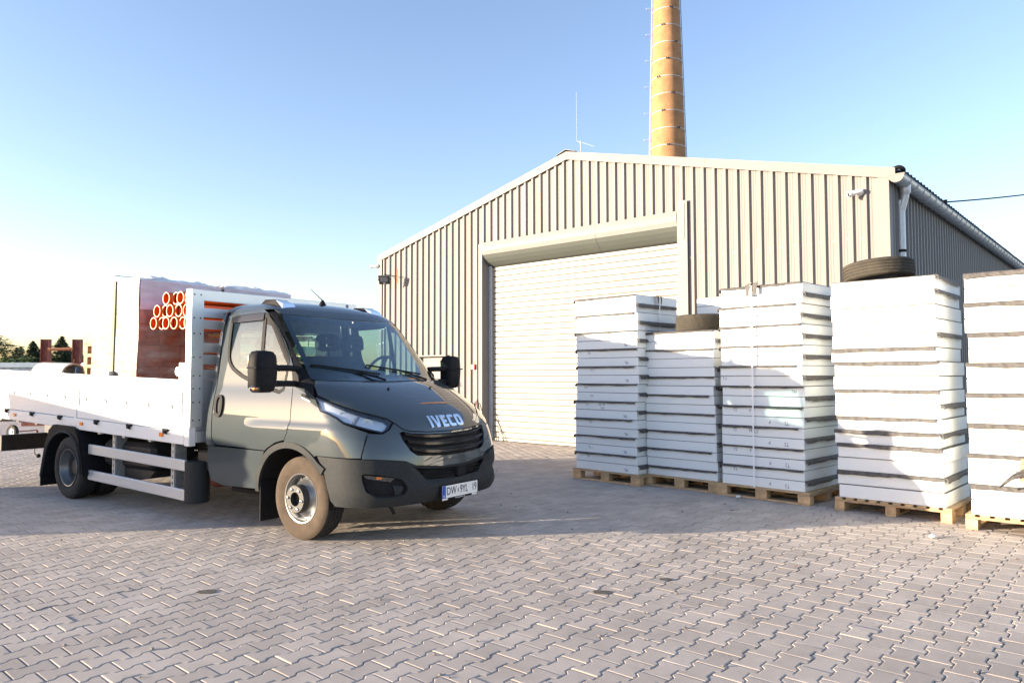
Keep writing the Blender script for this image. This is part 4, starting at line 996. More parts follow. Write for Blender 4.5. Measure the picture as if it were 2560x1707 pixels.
# badge letters on the hood (chrome)
def letter_strokes():
    return {'I':[[(0,0),(.22,0),(.22,1),(0,1)]],
    'V':[[(0,1),(.27,1),(.42,.30),(.57,1),(.84,1),(.56,0),(.28,0)]],
    'E':[[(0,0),(.62,0),(.62,.22),(.26,.22),(.26,.40),(.56,.40),(.56,.60),(.26,.60),(.26,.78),(.62,.78),(.62,1),(0,1)]],
    'C':[[(.72,0),(.2,0),(.06,.06),(0,.2),(0,.8),(.06,.94),(.2,1),(.72,1),(.72,.77),(.34,.77),(.27,.70),(.27,.30),(.34,.23),(.72,.23)]],
    'O':[[(.2,0),(.62,0),(.76,.06),(.82,.2),(.82,.8),(.76,.94),(.62,1),(.2,1),(.06,.94),(0,.8),(0,.2),(.06,.06)],[(.34,.23),(.28,.3),(.28,.7),(.34,.77),(.48,.77),(.54,.7),(.54,.3),(.48,.23)]]}
LS=letter_strokes(); adv={'I':.34,'V':.95,'E':.76,'C':.84,'O':.9}
tot=sum(adv[c_] for c_ in 'IVECO')-.06; hgt=.098; wsc=.465/tot; cur=-.2325
for ch in 'IVECO':
    P=LS[ch]; mp=lambda q:(cur+q[0]*wsc,.985+q[1]*hgt)
    patch('badge_letter',[mp(q) for q in P[0]],[[mp(q) for q in h] for h in P[1:]],ffront,'chrome',th=.012,off=.016,sp=.02,parent=CABP)
    cur+=adv[ch]*wsc
# number plate
px=1.032; PLT=put('number_plate',None,CABP); PLT.empty_display_size=.1
B().box(px-.02,px,-.265,.265,.340,.475,.004).obj('holder','black',PLT)
B().box(px+.0005,px+.003,-.252,.255,.360,.470).obj('plate','white',PLT)
B().box(px+.0032,px+.0042,-.252,-.205,.362,.469).obj('country_strip','blue',PLT)
def ptext(t,y,z,size,mt,sx=1.,bold=0.,name='characters',dx=.0045):
    me=text_mesh(t,size,.0005,mt,sx,1.0,bold); me.transform(Matrix.Rotation(R(90),4,'X')); me.transform(Matrix.Rotation(R(90),4,'Z')); put(name,me,PLT,(px+dx,y,z))
ptext('DW',-.125,.416,.100,'ink',.78); ptext('9YL',.052,.416,.100,'ink',.72); ptext('19',.205,.416,.100,'ink',.72)
ptext('PL',-.229,.376,.028,'white',1.0); ptext('www.grupadbk.com',0,.349,.018,'white',1.0,name='dealer_text',dx=.001)
B().box(px+.0032,px+.0042,-.040,-.024,.400,.432).obj('hologram','rim',PLT)
for y in (-.215,.21): B().box(px+.0008,px+.0016,y-.038,y+.038,.343,.357).obj('holder_sticker','white',PLT)
# ------------------------------------------------------------------ wheels
def lug(b,r,y,n,s):
    for i in range(n):
        a=2*math.pi*i/n+.3; b.lathe([(0,-s*1.1),(s*.7,-s*1.0),(s*.9,-s*.4),(s,0)],6,'y',(r*math.cos(a),y,r*math.sin(a)))
def holes(b,r,y0,n,hr,tilt=0):
    for i in range(n):
        a=2*math.pi*(i+.5)/n; b.disc((r*math.cos(a),y0,r*math.sin(a)),hr,12)
def front_wheel():
    w_=put('wheel',None,TRK); w_.empty_display_size=.1
    t=tyre(B(),.372,.212,.228,n=96,grooves=4); t.obj('tyre','rubber',w_,R(30))
    B().lathe([(.218,-.0985),(.262,-.112),(.30,-.1155),(.335,-.110),(.352,-.1035),(.366,-.0915)],96,'y').obj('dusty_sidewall','rubber_dust',w_,R(40))
    rm=B().lathe([(.216,-.083),(.224,-.098),(.221,-.104),(.212,-.102),(.206,-.088),(.203,-.05),(.190,-.030),(.178,-.034),(.160,-.050),(.142,-.068),(.128,-.094),(.118,-.104),(.0,-.104)],64,'y').obj('rim','rim',w_,R(45))
    hb=B(); holes(hb,.169,-.0465,12,.0145); hb.obj('rim_holes','frame',w_)['kind']='stuff'
    B().lathe([(.127,-.1045),(.126,-.156),(.118,-.166),(.062,-.166),(.060,-.110),(0,-.108)],48,'y').obj('hub','hub',w_,R(40))
    lb=B(); lug(lb,.092,-.167,6,.015); lb.obj('wheel_nuts','chrome',w_)
    b=B(); 
    for i in range(6): a=2*math.pi*i/6+.3; b.lathe([(.022,-.1565),(.022,-.158)],14,'y',(.09*math.cos(a),0,.09*math.sin(a)))
    return w_
def rear_wheel():
    w_=put('wheel',None,TRK); w_.empty_display_size=.1
    tyre(B(),.372,.212,.222,n=96,grooves=4).obj('tyre','rubber',w_,R(30))
    rm=B().lathe([(.216,-.083),(.225,-.098),(.222,-.105),(.212,-.102),(.205,-.085),(.200,-.050),(.188,-.030),(.180,.0),(.178,.05),(.165,.075),(.145,.072),(.12,.062),(0,.062)],64,'y').obj('rim','rim',w_,R(45))
    hb=B(); holes(hb,.155,.0725,8,.019); hb.obj('rim_holes','frame',w_)['kind']='stuff'
    B().lathe([(.095,.061),(.092,-.01),(.075,-.025),(0,-.025)],32,'y').obj('hub','hub',w_,R(40))
    lb=B(); lug(lb,.11,.061,6,.014); lb.obj('wheel_nuts','rim',w_)
    return w_
fwh=front_wheel(); fwh.location=(0,-.886,.370); fwh.rotation_euler=(0,R(22),0)
c_=copy_tree(fwh,TRK); c_.location=(0,.886,.370); c_.rotation_euler=(0,R(40),math.pi)
rwh=rear_wheel(); rwh.location=(-4.10,-1.04,.370)
for y,rz in ((-.77,math.pi),(.77,0),(1.04,math.pi)):
    c_=copy_tree(rwh,TRK); c_.location=(-4.10,y,.370); c_.rotation_euler=(0,R(50),rz)
# ------------------------------------------------------------------ chassis
RK_=.028
def rake(p): return (p[0],p[1],p[2]+RK_*(-1.70-p[0]))
for sg in (-1,1):
    b=B().box(-6.3,.62,sg*.42-.035,sg*.42+.035,.555,.765,.006).fn(lambda p:(p[0],p[1],p[2]+(RK_*(-1.7-p[0]) if p[0]<-1.7 else 0))).obj('frame_rail','frame',TRK)
    B().box(-1.30,-.62,sg*.72-.10,sg*.72+.10,.30,.345,.01).obj('step','black',TRK)
    mf=B().box(-.60,-.585,sg*.86-.125,sg*.86+.125,.10,.48,.003).obj('mud_flap','black',TRK)
ax=B().tube([(-4.10,-.7,.37),(-4.10,.7,.37)],.06,10).sphere((-4.10,0,.37),(.2,.19,.19),14,8).obj('rear_axle','frame',TRK,S30)
B().tube([(0,-.75,.36),(0,.75,.36)],.045,8).obj('front_axle','frame',TRK); B().tube([(-4.0,0,.40),(-1.2,0,.50)],.045,8).obj('drive_shaft','frame',TRK)
B().box(-3.6,-2.5,-.98,-.46,.42,.72,.05).obj('fuel_tank','frame',TRK,S30)
B().prism([(-3.45,.42),(-2.5,.42),(-2.62,.33),(-2.9,.29),(-3.2,.33)],'y',-.95,-.5).obj('tank_shield','frame',TRK)
B().box(-3.5,-2.0,.46,.95,.45,.74,.04).obj('tool_box','frame',TRK)
B().tube(catmull([(-.9,-.5,.36),(-1.6,-.62,.34),(-1.75,-.70,.34),(-2.3,-.6,.38)],5),.05,10).obj('exhaust','rust',TRK,S30)
B().box(-1.30,.70,-.60,.60,.42,.88,.02).obj('engine_bay','frame',TRK)
B().box(-1.70,-1.42,-.95,-.50,.50,.70,.02).obj('frame_bracket','hub',TRK)
B().tube([(.55,-.45,.30),(.56,-.40,.24),(.58,-.40,.20)],.018,8).tube([(.5,-.6,.31),(.6,.5,.31)],.03,8).obj('tow_eye','frame',TRK)
# rear wheel mudguard
for sg in (-1,1):
    OUT=[(-4.80,.22),(-4.765,.337),(-4.69,.582),(-4.57,.802),(-4.46,.872),(-4.05,.866),(-3.90,.84),(-3.81,.74),(-3.70,.45),(-3.675,.33),(-3.69,.30)]
    INN=[(-3.735,.315),(-3.75,.45),(-3.80,.60),(-3.88,.70),(-4.0,.77),(-4.13,.795),(-4.27,.785),(-4.42,.735),(-4.55,.64),(-4.64,.50),(-4.70,.337),(-4.745,.22)]
    v=[]; n_=len(OUT)
    b=B(); 
    pts2,F=cdt(OUT+INN,[],.06)
    y=sg*1.168; v=[(p[0],y,p[1]) for p in pts2]+[(p[0],sg*1.150,p[1]) for p in pts2]; k=len(pts2)
    fs_=[t for t in F]+[tuple(i+k for i in t[::-1]) for t in F]
    mg=B().add(v,fs_).obj('mudguard','black',TRK)
    # wheel-house tunnel
    v=[]; f=[]
    for (x,z) in INN:
        v+=[(x,sg*1.165,z),(x,sg*.62,z)]
    for i in range(len(INN)-1): f.append((2*i,2*i+1,2*i+3,2*i+2))
    B().add(v,f).obj('mudguard_tunnel','black',mg,S30)
    v=[];f=[]
    for (x,z) in OUT: v+=[(x,sg*1.16,z),(x,sg*.62,z)]
    for i in range(len(OUT)-1): f.append((2*i,2*i+1,2*i+3,2*i+2))
    B().add(v,f).obj('mudguard_skin','black',mg,S30)
    B().tube(catmull([(x,sg*1.172,z) for x,z in INN],3),.014,6).obj('mudguard_lip','plastic',mg,S30)
    B().box(-4.795,-4.775,sg*1.02-.14,sg*1.02+.14,.10,.33).obj('mud_flap','black',TRK)
# underrun bar and hanging plug
B().box(-6.45,-6.33,-1.03,1.03,.425,.645,.008).obj('underrun_bar','frame',TRK)
for y in (-.42,.42): B().box(-6.42,-6.3,y-.03,y+.03,.6,.95).obj('underrun_bracket','frame',TRK)
B().tube([(-6.3,-.62,.45),(-6.3,-.62,.36),(-6.29,-.60,.335)],.006,5).sphere((-6.28,-.58,.325),.03,10,6).obj('trailer_plug','black',TRK)
# side guards
for sg in (-1,1):
    for z0 in (.498,.200):
        b=B(); y0,y1=(sg*1.10,sg*1.065); ya,yb=min(y0,y1),max(y0,y1)
        b.box(-3.70,-1.68,ya,yb,z0,z0+.112,.005); 
        for dz in (.028,.056,.084): b.box(-3.699,-1.681,sg*1.1015-.001,sg*1.1015+.001,z0+dz-.0015,z0+dz+.0015)
        b.fn(rake).obj('side_guard_rail','alu2',TRK)
    for x in (-3.18,-1.96):
        ps=B().box(x-.03,x+.03,sg*1.05-.012,sg*1.05+.012,.27,.80).box(x+.02,x+.035,min(sg*1.05,sg*.93),max(sg*1.05,sg*.93),.27,.80).fn(rake).obj('guard_post','step',TRK)
        for i in range(7): B().box(x-.006,x+.006,sg*1.0635-.001,sg*1.0635+.001,.33+i*.065,.36+i*.065).fn(rake).obj('slot','frame',ps)
    B().lathe([(0,.595),(.115,.595),(.125,.585),(.125,.185),(.115,.175),(0,.175)],24,'z',(-1.655,sg*.975,0)).obj('guard_end_roll','plastic',TRK,S30)
# ------------------------------------------------------------------ load bed
BED=TRK
BX0,BX1,BW=-6.48,-1.64,1.12
def bedobj(b,name,mt,parent=None,smooth=None): return b.fn(rake).obj(name,mt,parent or BED,smooth)
bedobj(B().box(BX0,BX1,-BW+.05,BW-.05,.90,.945),'deck','wood2')
for sg in (-1,1):
    y=sg*BW; ya,yb=min(y,y-sg*.06),max(y,y-sg*.06)
    bedobj(B().box(BX0,-4.02,ya,yb,.767,.90,.006),'side_rail','alu'); bedobj(B().box(-3.98,BX1-.03,ya,yb,.767,.90,.006),'side_rail','alu')
    for (a,b_) in ((BX0+.02,-4.035),(-3.965,-1.672)):
        dp=bedobj(B().box(a,b_,min(y-sg*.006,y-sg*.034),max(y-sg*.006,y-sg*.034),.905,1.425,.005),'dropside','alu')
        for z in (1.035,1.165,1.295): bedobj(B().box(a+.002,b_-.002,min(y-sg*.004,y-sg*.008),max(y-sg*.004,y-sg*.008),z-.002,z+.002),'dropside_joint','alu2',dp)
        n=6
        for i in range(5):
            x=a+(b_-a)*(i+.5)/5
            hk=bedobj(B().box(x-.012,x+.012,min(y,y+sg*.012),max(y,y+sg*.012),1.12,1.145).box(x-.022,x-.005,min(y,y+sg*.018),max(y,y+sg*.018),1.145,1.158).box(x-.004,x+.006,min(y,y+sg*.006),max(y,y+sg*.006),1.10,1.20),'lashing_hook','step',dp)
        for i in range(3):
            x=a+(b_-a)*(.22+.32*i)
            bedobj(B().box(x-.05,x+.05,min(y,y+sg*.02),max(y,y+sg*.02),.885,.91,.003).box(x-.03,x+.015,min(y,y+sg*.028),max(y,y+sg*.028),.862,.89,.003).tube([(x-.02,y+sg*.02,.87),(x+.04,y+sg*.02,.862)],.008,6),'hinge','black',dp)
        for x in (a+.05,b_-.05): bedobj(B().box(x-.012,x+.012,min(y,y+sg*.006),max(y,y+sg*.006),1.05,1.30),'latch_slot','step',dp)
    bedobj(B().box(-4.03,-3.97,ya,yb,.80,1.43,.004),'stake_post','alu')
    for x in (-2.05,-3.80,-5.65): bedobj(B().box(x-.065,x+.005,min(y,y+sg*.012),max(y,y+sg*.012),.822,.862,.003),'side_marker','amber')
for k,x in enumerate(np.arange(-6.2,-1.8,.55)):
    bedobj(B().box(x-.04,x+.04,-1.02,1.02,.80,.898),'cross_member','step')
    bedobj(B().box(x-.03,x+.03,-1.10,-1.06,.745,.768),'cross_member_foot','step')
bedobj(B().box(BX0-.03,BX0+.01,-BW,BW,.905,1.425,.005),'tailboard','alu')
# headboard
HBX=-1.605
for sg in (-1,1):
    y=sg*BW
    bedobj(B().box(HBX-.06,HBX+.03,min(y,y-sg*.075),max(y,y-sg*.075),.757,2.357,.005),'corner_post','alu')
    pp=bedobj(B().box(HBX+.031,HBX+.036,min(y-sg*.004,y-sg*.14),max(y-sg*.004,y-sg*.14),.95,2.352),'post_plate','alu2')
    rv=B()
    for z in (2.30,2.06,1.9,1.66,1.47,1.34,1.20,1.02): 
        for dy in (.035,.105): rv.lathe([(0,.004),(.007,.003),(.009,0)],8,'x',(HBX+.0365,y-sg*dy,z))
    bedobj(rv,'rivets','frame',pp)['kind']='stuff'
    bedobj(B().box(HBX-.17,HBX-.045,y-sg*.01-.012,y-sg*.01+.012,1.42,1.60,.004),'ratchet_plate','alu')
    bedobj(B().lathe([(0,-.02),(.045,-.02),(.05,-.01),(.05,.01),(.03,.012)],18,'y',(HBX-.18,y-sg*.01,1.51)),'ratchet','step',None,S30)
for (z0,z1) in ((2.243,2.357),(2.072,2.170),(1.952,2.045),(1.712,1.808),(1.588,1.685),(1.432,1.530)):
    bedobj(B().box(HBX-.012,HBX+.012,-1.04,1.04,z0,z1,.004),'headboard_slat','alu2')
bedobj(B().box(HBX-.012,HBX+.012,-1.04,1.04,1.17,1.428,.003),'headboard_panel','alu2'); bedobj(B().box(HBX-.012,HBX+.012,-1.04,1.04,.912,1.167,.003),'headboard_panel','alu2')
bedobj(B().box(HBX-.03,HBX+.028,-1.04,1.04,.79,.908,.004),'headboard_foot','alu2')
me=text_mesh('MARCIN',.05,.0005,'rim'); me.transform(Matrix.Rotation(R(90),4,'X')); put('maker_plate',me,BED,(-2.02,-BW-.001,.965))
# ------------------------------------------------------------------ load on the bed (things standing on the truck, in truck coordinates)
TM=Matrix.Translation(T0)@Matrix.Rotation(HD,4,'Z')
def deckz(x): return .945+RK_*(-1.70-x)
def ont(name,label,cat,x,y,z=None,group=None):
    z=deckz(x) if z is None else z
    o=thing(name,label,cat,TM@Vector((x,y,z)),HD,group); o.rotation_euler=(0,math.atan(RK_),HD); return o
bx,by,bh=.262,.250,.2425
cb=B().box(.002,bx-.002,.002,by-.002,0,bh-.002,.006)
for i in range(5):
    pass
cbm=cb.mesh('clay_block','clay')
tb=B(); tb.box(.003,bx-.003,.003,by-.003,0,bh-.002,.004); tb.cur=1
for i in range(5):
    for j in range(9):
        y0=.012+i*.046; z0=.010+j*.0255+(.012 if i%2 else 0)
        if z0>.215: continue
        tb.add([(bx-.0025,y0,z0),(bx-.0025,y0+.036,z0),(bx-.0025,y0+.036,z0+.017),(bx-.0025,y0,z0+.017)],[(0,1,2,3)])
tbm=tb.mesh('clay_block',['clay','clay_top'],fixn=False)
def block_stack(label,x,y):
    o=ont('clay_block_pack',label,'block pack',x,y,group=None)
    B().box(0,1.05,0,1.0,0,.022).box(0,1.05,0,.1,.022,.09).box(0,1.05,.45,.55,.022,.09).box(0,1.05,.9,1.0,.022,.09).box(0,1.05,0,1.0,.09,.112).obj('base_pallet','wood',o)
    for r in range(6):
        for i in range(4):
            for j in range(4):
                if 0<i<3 and 0<j<3: continue
                put('clay_block',tbm if (r==5) else cbm,o,(i*bx+random.uniform(-.004,.004),j*by+random.uniform(-.004,.004),.114+r*bh))
    zt=.114+6*bh
    # stretch film: near side thick, front upper band, thin lower front, top crumple
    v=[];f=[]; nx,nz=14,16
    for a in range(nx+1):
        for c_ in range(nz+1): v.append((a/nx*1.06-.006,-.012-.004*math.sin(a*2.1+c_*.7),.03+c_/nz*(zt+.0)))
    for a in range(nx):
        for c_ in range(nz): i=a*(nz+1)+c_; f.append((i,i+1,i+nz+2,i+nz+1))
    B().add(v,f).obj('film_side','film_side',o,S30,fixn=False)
    v=[];f=[]
    for a in range(15):
        for c_ in range(7): v.append((1.062+.006*math.sin(a*1.7+c_),a/14*1.01-.006,zt-.33+c_/6*.335))
    for a in range(14):
        for c_ in range(6): i=a*7+c_; f.append((i,i+7,i+8,i+1))
    B().add(v,f).obj('film_front','film',o,S30,fixn=False)
    v=[];f=[]
    for a in range(15):
        for c_ in range(9): v.append((1.060+.003*math.sin(a*1.3+c_*1.1),a/14*1.01-.006,.05+c_/8*(zt-.38)))
    for a in range(14):
        for c_ in range(8): i=a*9+c_; f.append((i,i+9,i+10,i+1))
    B().add(v,f).obj('film_front_lower','film_thin',o,S30,fixn=False)
    v=[];f=[]
    for a in range(17):
        for c_ in range(17):
            ex=min(a,16-a,c_,16-c_); v.append((a/16*1.06-.004,c_/16*1.01-.006,zt+.004+(0 if ex<1 else abs(RNG.normal(0,.018))+.012*min(ex,4))))
    for a in range(16):
        for c_ in range(16): i=a*17+c_; f.append((i,i+17,i+18,i+1))
    B().add(v,f).obj('film_top','film_top',o,fixn=False)
    return o
p1=block_stack('film wrapped pack of red clay blocks strapped on the near side of the truck bed',-3.88,-1.0)
p2=block_stack('film wrapped pack of red clay blocks on the far side of the truck bed',-3.88,.05)
st=ont('ratchet_strap','grey green ratchet strap over the clay block pack','strap',-3.36,-1.0)
zt=.114+6*bh
B().tube(catmull([(0,-.022,.52),(-.005,-.024,.9),(-.004,-.02,1.4),(0,-.018,zt+.005),(0,.02,zt+.02)],5),.002,4).obj('edge_cord','band',st)
B().box(-.028,.028,-.026,-.022,.50,zt+.004).box(-.028,.028,-.026,1.0,zt+.07,zt+.073).obj('webbing','strap',st)
B().box(-.05,.05,-.085,-.03,.47,.53,.008).tube([(-.05,-.06,.5),(.06,-.06,.5)],.028,10).obj('ratchet','step',st,S30)
# orange drain pipes
PB_=B().lathe([(.062,0),(.062,1.93),(.0585,1.93),(.0585,0)],24,'y').lathe([(.062,-.11),(.069,-.11),(.072,-.085),(.072,-.07),(.069,-.06),(.069,-.01),(.062,0)],24,'y',(0,.11,0)).mesh('shell','pipe',S30)
RM_=B().lathe([(.0588,-.0012),(.0692,-.0012),(.0692,.004)],24,'y').mesh('lit_rim','piperim',S30)
SL_=B().lathe([(.0575,.02),(.0575,.035)],24,'y').mesh('seal_ring','rubber',S30)
DK_=B().disc((0,1.9,0),.0585,20).mesh('bore_end','pipe')
rows=[(2.055,[-2.63,-2.50,-2.365,-2.225,-2.085,-1.945]),(2.190,[-2.565,-2.43,-2.295,-2.155,-2.015,-1.88]),(2.325,[-2.36,-2.225,-2.09,-1.95])]
for z,xs in rows:
    for i,x in enumerate(xs):
        y0=-.93+[0,.02,-.005,.012,.03,.0][i]+RNG.normal(0,.006)
        o=thing('drain_pipe','orange plastic drain pipe with an open socket end, rim coloured as sunlit','pipe',TM@Vector((x,y0,z-.03+RK_*(-1.7-x))),HD,'orange drain pipes piled behind the headboard')
        put('shell',PB_,o); put('lit_rim',RM_,o); put('bore_end',DK_,o)
        if i%2: put('seal_ring',SL_,o)
# wire crate of clay fittings under the pipes
wc=ont('wire_crate','rusty wire mesh crate of orange fittings behind the headboard','crate',-2.62,-.28)
W_,D_,H_=.86,1.25,.96
for i in range(9):
    y=D_*i/8; B().tube([(W_,y,.02),(W_,y,H_)],.006,5).obj('mesh_wire','rustlight',wc)
for i in range(6):
    z=.04+(H_-.05)*i/5; B().tube([(W_,0,z),(W_,D_,z),(0,D_,z),(0,0,z)],.007,5,closed=True).obj('mesh_wire','rustlight',wc)
B().box(0,W_,0,D_,0,.03).obj('base_board','wood',wc)
for yy in (0,.4,.8,D_-.05): B().box(0,W_,yy,yy+.05,H_,H_+.03).obj('bearer','wood',wc)
ob=B()
for k in range(40):
    x,y,z=random.uniform(.06,W_-.1),random.uniform(.08,D_-.08),random.uniform(.1,.82); ob.lathe([(.05,-.07),(.057,-.07),(.057,.07),(.05,.07)],12,'y',(0,0,0),close=True) if False else ob.tube([(x,y-.08,z),(x+random.uniform(-.04,.04),y+.08,z+random.uniform(-.03,.03))],.055,10)
fit=ob.obj('fittings','pipe',wc,S30); fit['kind']='stuff'
# concrete ring, pallets and white pack further back
cp=ont('pipe_section','pale grey wide pipe section lying on the truck bed','pipe',-5.15,-.63,1.30)
B().lathe([(.167,-.9),(.167,0),(.148,0),(.148,-.9)],40,'x',(0,0,.168),close=True).obj('shell','concrete',cp,S30)
for xx in (-.8,-.25): B().box(xx,xx+.1,-.2,.2,-.27,.0).obj('bearer','wood',cp)
for k in range(6):
    p=pallet('wooden pallet in the pile behind the clay block packs',TM@Vector((-5.0,-.58,deckz(-5.0)+.145*k)),HD,.70,.8,'B','pallets piled on the truck bed','pallet')
wp=ont('foam_pack','white foam pack standing against the pallet pile','pack',-5.55,-.38)
B().box(0,.42,0,.18,0,.60,.02).obj('body','eps',wp); B().box(-.003,.423,-.003,.183,.28,.31).obj('band','band',wp)
bs=ont('blue_strap','blue strap end hanging behind the block pack','strap',-4.55,-.86)
B().bar((0,0,.55),(-.06,-.02,.28),.04,.004).obj('webbing','bluestrap',bs)
# ------------------------------------------------------------------ yard background
def pxdir(u,v,y):
    a,b_=u-1280,v-853.5; r=-.0025; c_,s__=math.cos(r),math.sin(r); a,b_=c_*a+s__*b_,-s__*a+c_*b_; p=.0442
    d=Vector((a/1845,math.cos(p)+math.sin(p)*b_/1845,math.sin(p)-math.cos(p)*b_/1845)); return Vector((0,0,CAM_H))+d*(y/d.y)
rk=thing('steel_rack','red oxide steel rack with two I beam posts and a crossbar','rack',(-13.45,22,0),R(8))
for x in (-.46,.42):
    pst=B().box(x-.11,x+.11,.09,.105,0,2.55).box(x-.11,x-.095,-.0,.195,0,2.55).box(x+.095,x+.11,-.0,.195,0,2.55).obj('post','rust',rk)
    B().box(x-.115,x-.111,-.01,.20,0,2.552).obj('lit_flange_face','rustlight',pst)  # sunlit left side of the post painted in as a brighter orange strip
B().tube([(-.35,-.03,2.24),(.34,-.03,2.26)],.045,8).obj('crossbar','rustlight',rk,S30)
B().bar((-.38,.05,2.0),(.05,.05,.9),.07,.05).obj('brace','rust',rk); B().bar((.36,.05,1.95),(-.02,.05,1.0),.06,.05).obj('brace','rustlight',rk)
B().box(-.9,.9,-.3,.5,0,.15).obj('foot','rust',rk)
shd=thing('metal_shed','low pale blue corrugated metal shed beyond the yard','shed',(-28.0,39,0),R(6))
v=[];f=[]
for i in range(41):
    x=-4+i*.2-.0; v+=[(x,-.04*(i%2),0),(x,-.04*(i%2),1.9)]
for i in range(40): f.append((2*i,2*i+2,2*i+3,2*i+1))
B().add(v,f).obj('wall','steelblue',shd,fixn=False); B().box(-4.1,4.1,-.25,3.5,1.9,2.15).obj('roof','steelblue',shd); B().box(3.98,4.0,0,3.4,0,1.9).obj('end_wall','roof',shd); B().box(-4,4,3.3,3.34,0,1.9).obj('rear_wall','steelblue',shd)
def conifer(label,px,py_top,dist,wid,dens=1.0,mt='leaf1',name='spruce_tree',shape='cone'):
    top=pxdir(px,py_top,dist); h=top.z; o=thing(name,label,'tree',(top.x,top.y,0),random.uniform(0,6))
    B().tube([(0,0,0),(.05,0,h*.5),(0,0,h*.97)],[.16*h/8,.1*h/8,.015],7).obj('trunk','bark',o)
    v=[];f=[]; n=int(5200*dens)
    for k in range(n):
        t=random.random()**.7; z=h*(.06+.94*(1-t)) if shape=='cone' else h*(.12+.88*(1-t))
        if shape=='cone':
            lay=math.sin(z*7.0)*.5+.5; rm_=wid*(1-z/h)**.85*(.62+.38*lay)+.05
        else: rm_=wid*math.sin(math.pi*min(1,max(.03,(z/h-.05))))**.6*(.8+.3*math.sin(z*2.3+k%3))
        a=random.uniform(0,2*math.pi); bl=.8+.25*math.sin(a*3+z*1.7)+.15*math.sin(a*7-z*3)
        r_=rm_*bl*math.sqrt(random.uniform(.12,1)); c_=Vector((r_*math.cos(a),r_*math.sin(a),z-(.18*r_ if shape=='cone' else 0)))
        s_=random.uniform(.07,.17)*(1.25 if shape!='cone' else 1); d=Vector((math.cos(a),math.sin(a),random.uniform(-.5,.3))).normalized(); sd_=Vector((-d.y,d.x,random.uniform(-.4,.4))).normalized()
        i=len(v); v+=[c_-d*s_-sd_*s_*.4,c_-d*s_*.2+sd_*s_*.6,c_+d*s_*1.3,c_-sd_*s_*.35+d*s_*.3]; f.append((i,i+1,i+2,i+3))
    B().add(v,f).obj('crown',mt,o,fixn=False)
    return o
conifer('broad pale green birch at the left edge beyond the yard',-22,838,60,3.6,1.6,'leaf2','birch_tree','round')
conifer('slim young spruce standing left of a twin spruce',42,868,62,1.25,.7)
conifer('slim young spruce close to the bushy spruce',54,866,64,1.2,.7)
conifer('tall bushy spruce left of the steel rack posts',83,852,58,2.2,1.3)
conifer('short spruce tucked behind the left rack post',99,872,60,1.6,.8)
conifer('tallest dark spruce seen between the steel rack posts',155,840,55,2.5,1.4)
conifer('dark spruce behind the right rack post',172,866,58,2.3,1.0)
conifer('small spruce right of the steel rack',202,880,60,1.5,.7)
def shrub(label,px,py,dist,wid):
    return conifer(label,px,py,dist,wid,.8,'leaf3','shrub','round')
shrub('bright green shrub at the foot of the young spruces',26,896,52,1.7); shrub('leafy bush between shed and rack',66,914,48,1.8); shrub('leafy bush under the tallest spruce',128,905,50,1.9); shrub('green bush left of the tall bushy spruce',72,893,56,1.6)
oc=thing('telephone_wire','thin dark wire strung across the sky above the trees','wire',(0,0,0))
a_,b2=pxdir(-120,873,45),pxdir(420,866,45); B().tube([a_.lerp(b2,t)+Vector((0,0,-.25*4*t*(1-t))) for t in [i/12 for i in range(13)]],.012,4).obj('wire_line','black',oc)
# verge with weeds far left
vg=B()
for k in range(2600):
    x=random.uniform(-40,-10); y=27+random.random()*14; h=random.uniform(.08,.32); a=random.uniform(0,6.28); w_=random.uniform(.02,.06)
    i=0; p=Vector((x,y,-.02)); d=Vector((math.cos(a),math.sin(a),0)); vg.add([p-d*w_,p+d*w_,p+Vector((random.uniform(-.1,.1),random.uniform(-.1,.1),h))],[(0,1,2)])
tag(vg.obj('weeds','leaf3',None,fixn=False),'low green weeds along the far yard edge','weeds',kind='stuff')
# overhead cable
ct=thing('overhead_cable','black overhead cable running from the eaves to the right','cable',onwall(8.32,4.48,2.6))
w0=onwall(8.32,4.48,2.6); w1=pxdir(3000,398,19.0)
pts=[Vector((0,0,0)).lerp(w1-w0,t)+Vector((0,0,-.18*4*t*(1-t))) for t in [i/24 for i in range(25)]]
B().tube(pts,.014,6).obj('wire','black',ct); B().tube([(0,0,0),(.55*(w1-w0).normalized())],.02,6).obj('anchor_sleeve','black',ct)
# small wheel standing beyond the truck
sw_=thing('cart_wheel','small pale rimmed cart wheel standing on the paving behind the truck','wheel',(pxdir(31.5,1076,17.2).x,17.2,0),R(-20))
tyre(B(),.165,.09,.09,n=48,grooves=3,notch=.003,c=(0,0,.165)).obj('tyre','rubber_old',sw_,S30)
B().lathe([(.092,-.03),(.098,-.042),(.085,-.03),(.05,-.02),(.03,-.045),(0,-.045)],24,'y',(0,0,.165)).obj('rim','galv',sw_,S30); B().tube([(0,0,.165),(0,.6,.165)],.015,6).obj('axle','rust',sw_); B().bar((0,.6,.165),(0,.6,0),.05,.02).obj('rest_leg','rust',sw_)
# clutter under the bed line far away
for (u,v_,d,lab,mt,sz) in ((15,1046,24.0,'dark timber log lying at the far yard edge','bark',(.5,.3,.35)),(100,1052,24.5,'green plastic tub at the far yard edge','bluestrap',(.5,.3,.12)),(92,1055,23.0,'white foam offcut lying on the far paving','eps',(.35,.2,.06)),(20,1052,25,'red brick pile at the far yard edge','clay',(.6,.3,.4))):
    p=pxdir(u,v_,d); o=thing('yard_clutter',lab,'clutter',(p.x,d,0),random.uniform(-.4,.4)); B().box(-sz[0]/2,sz[0]/2,-sz[1]/2,sz[1]/2,0,sz[2],.03).box(-sz[0]*.3,sz[0]*.2,-sz[1]*.3,sz[1]*.4,sz[2],sz[2]*1.25,.01).obj('pile',mt,o)
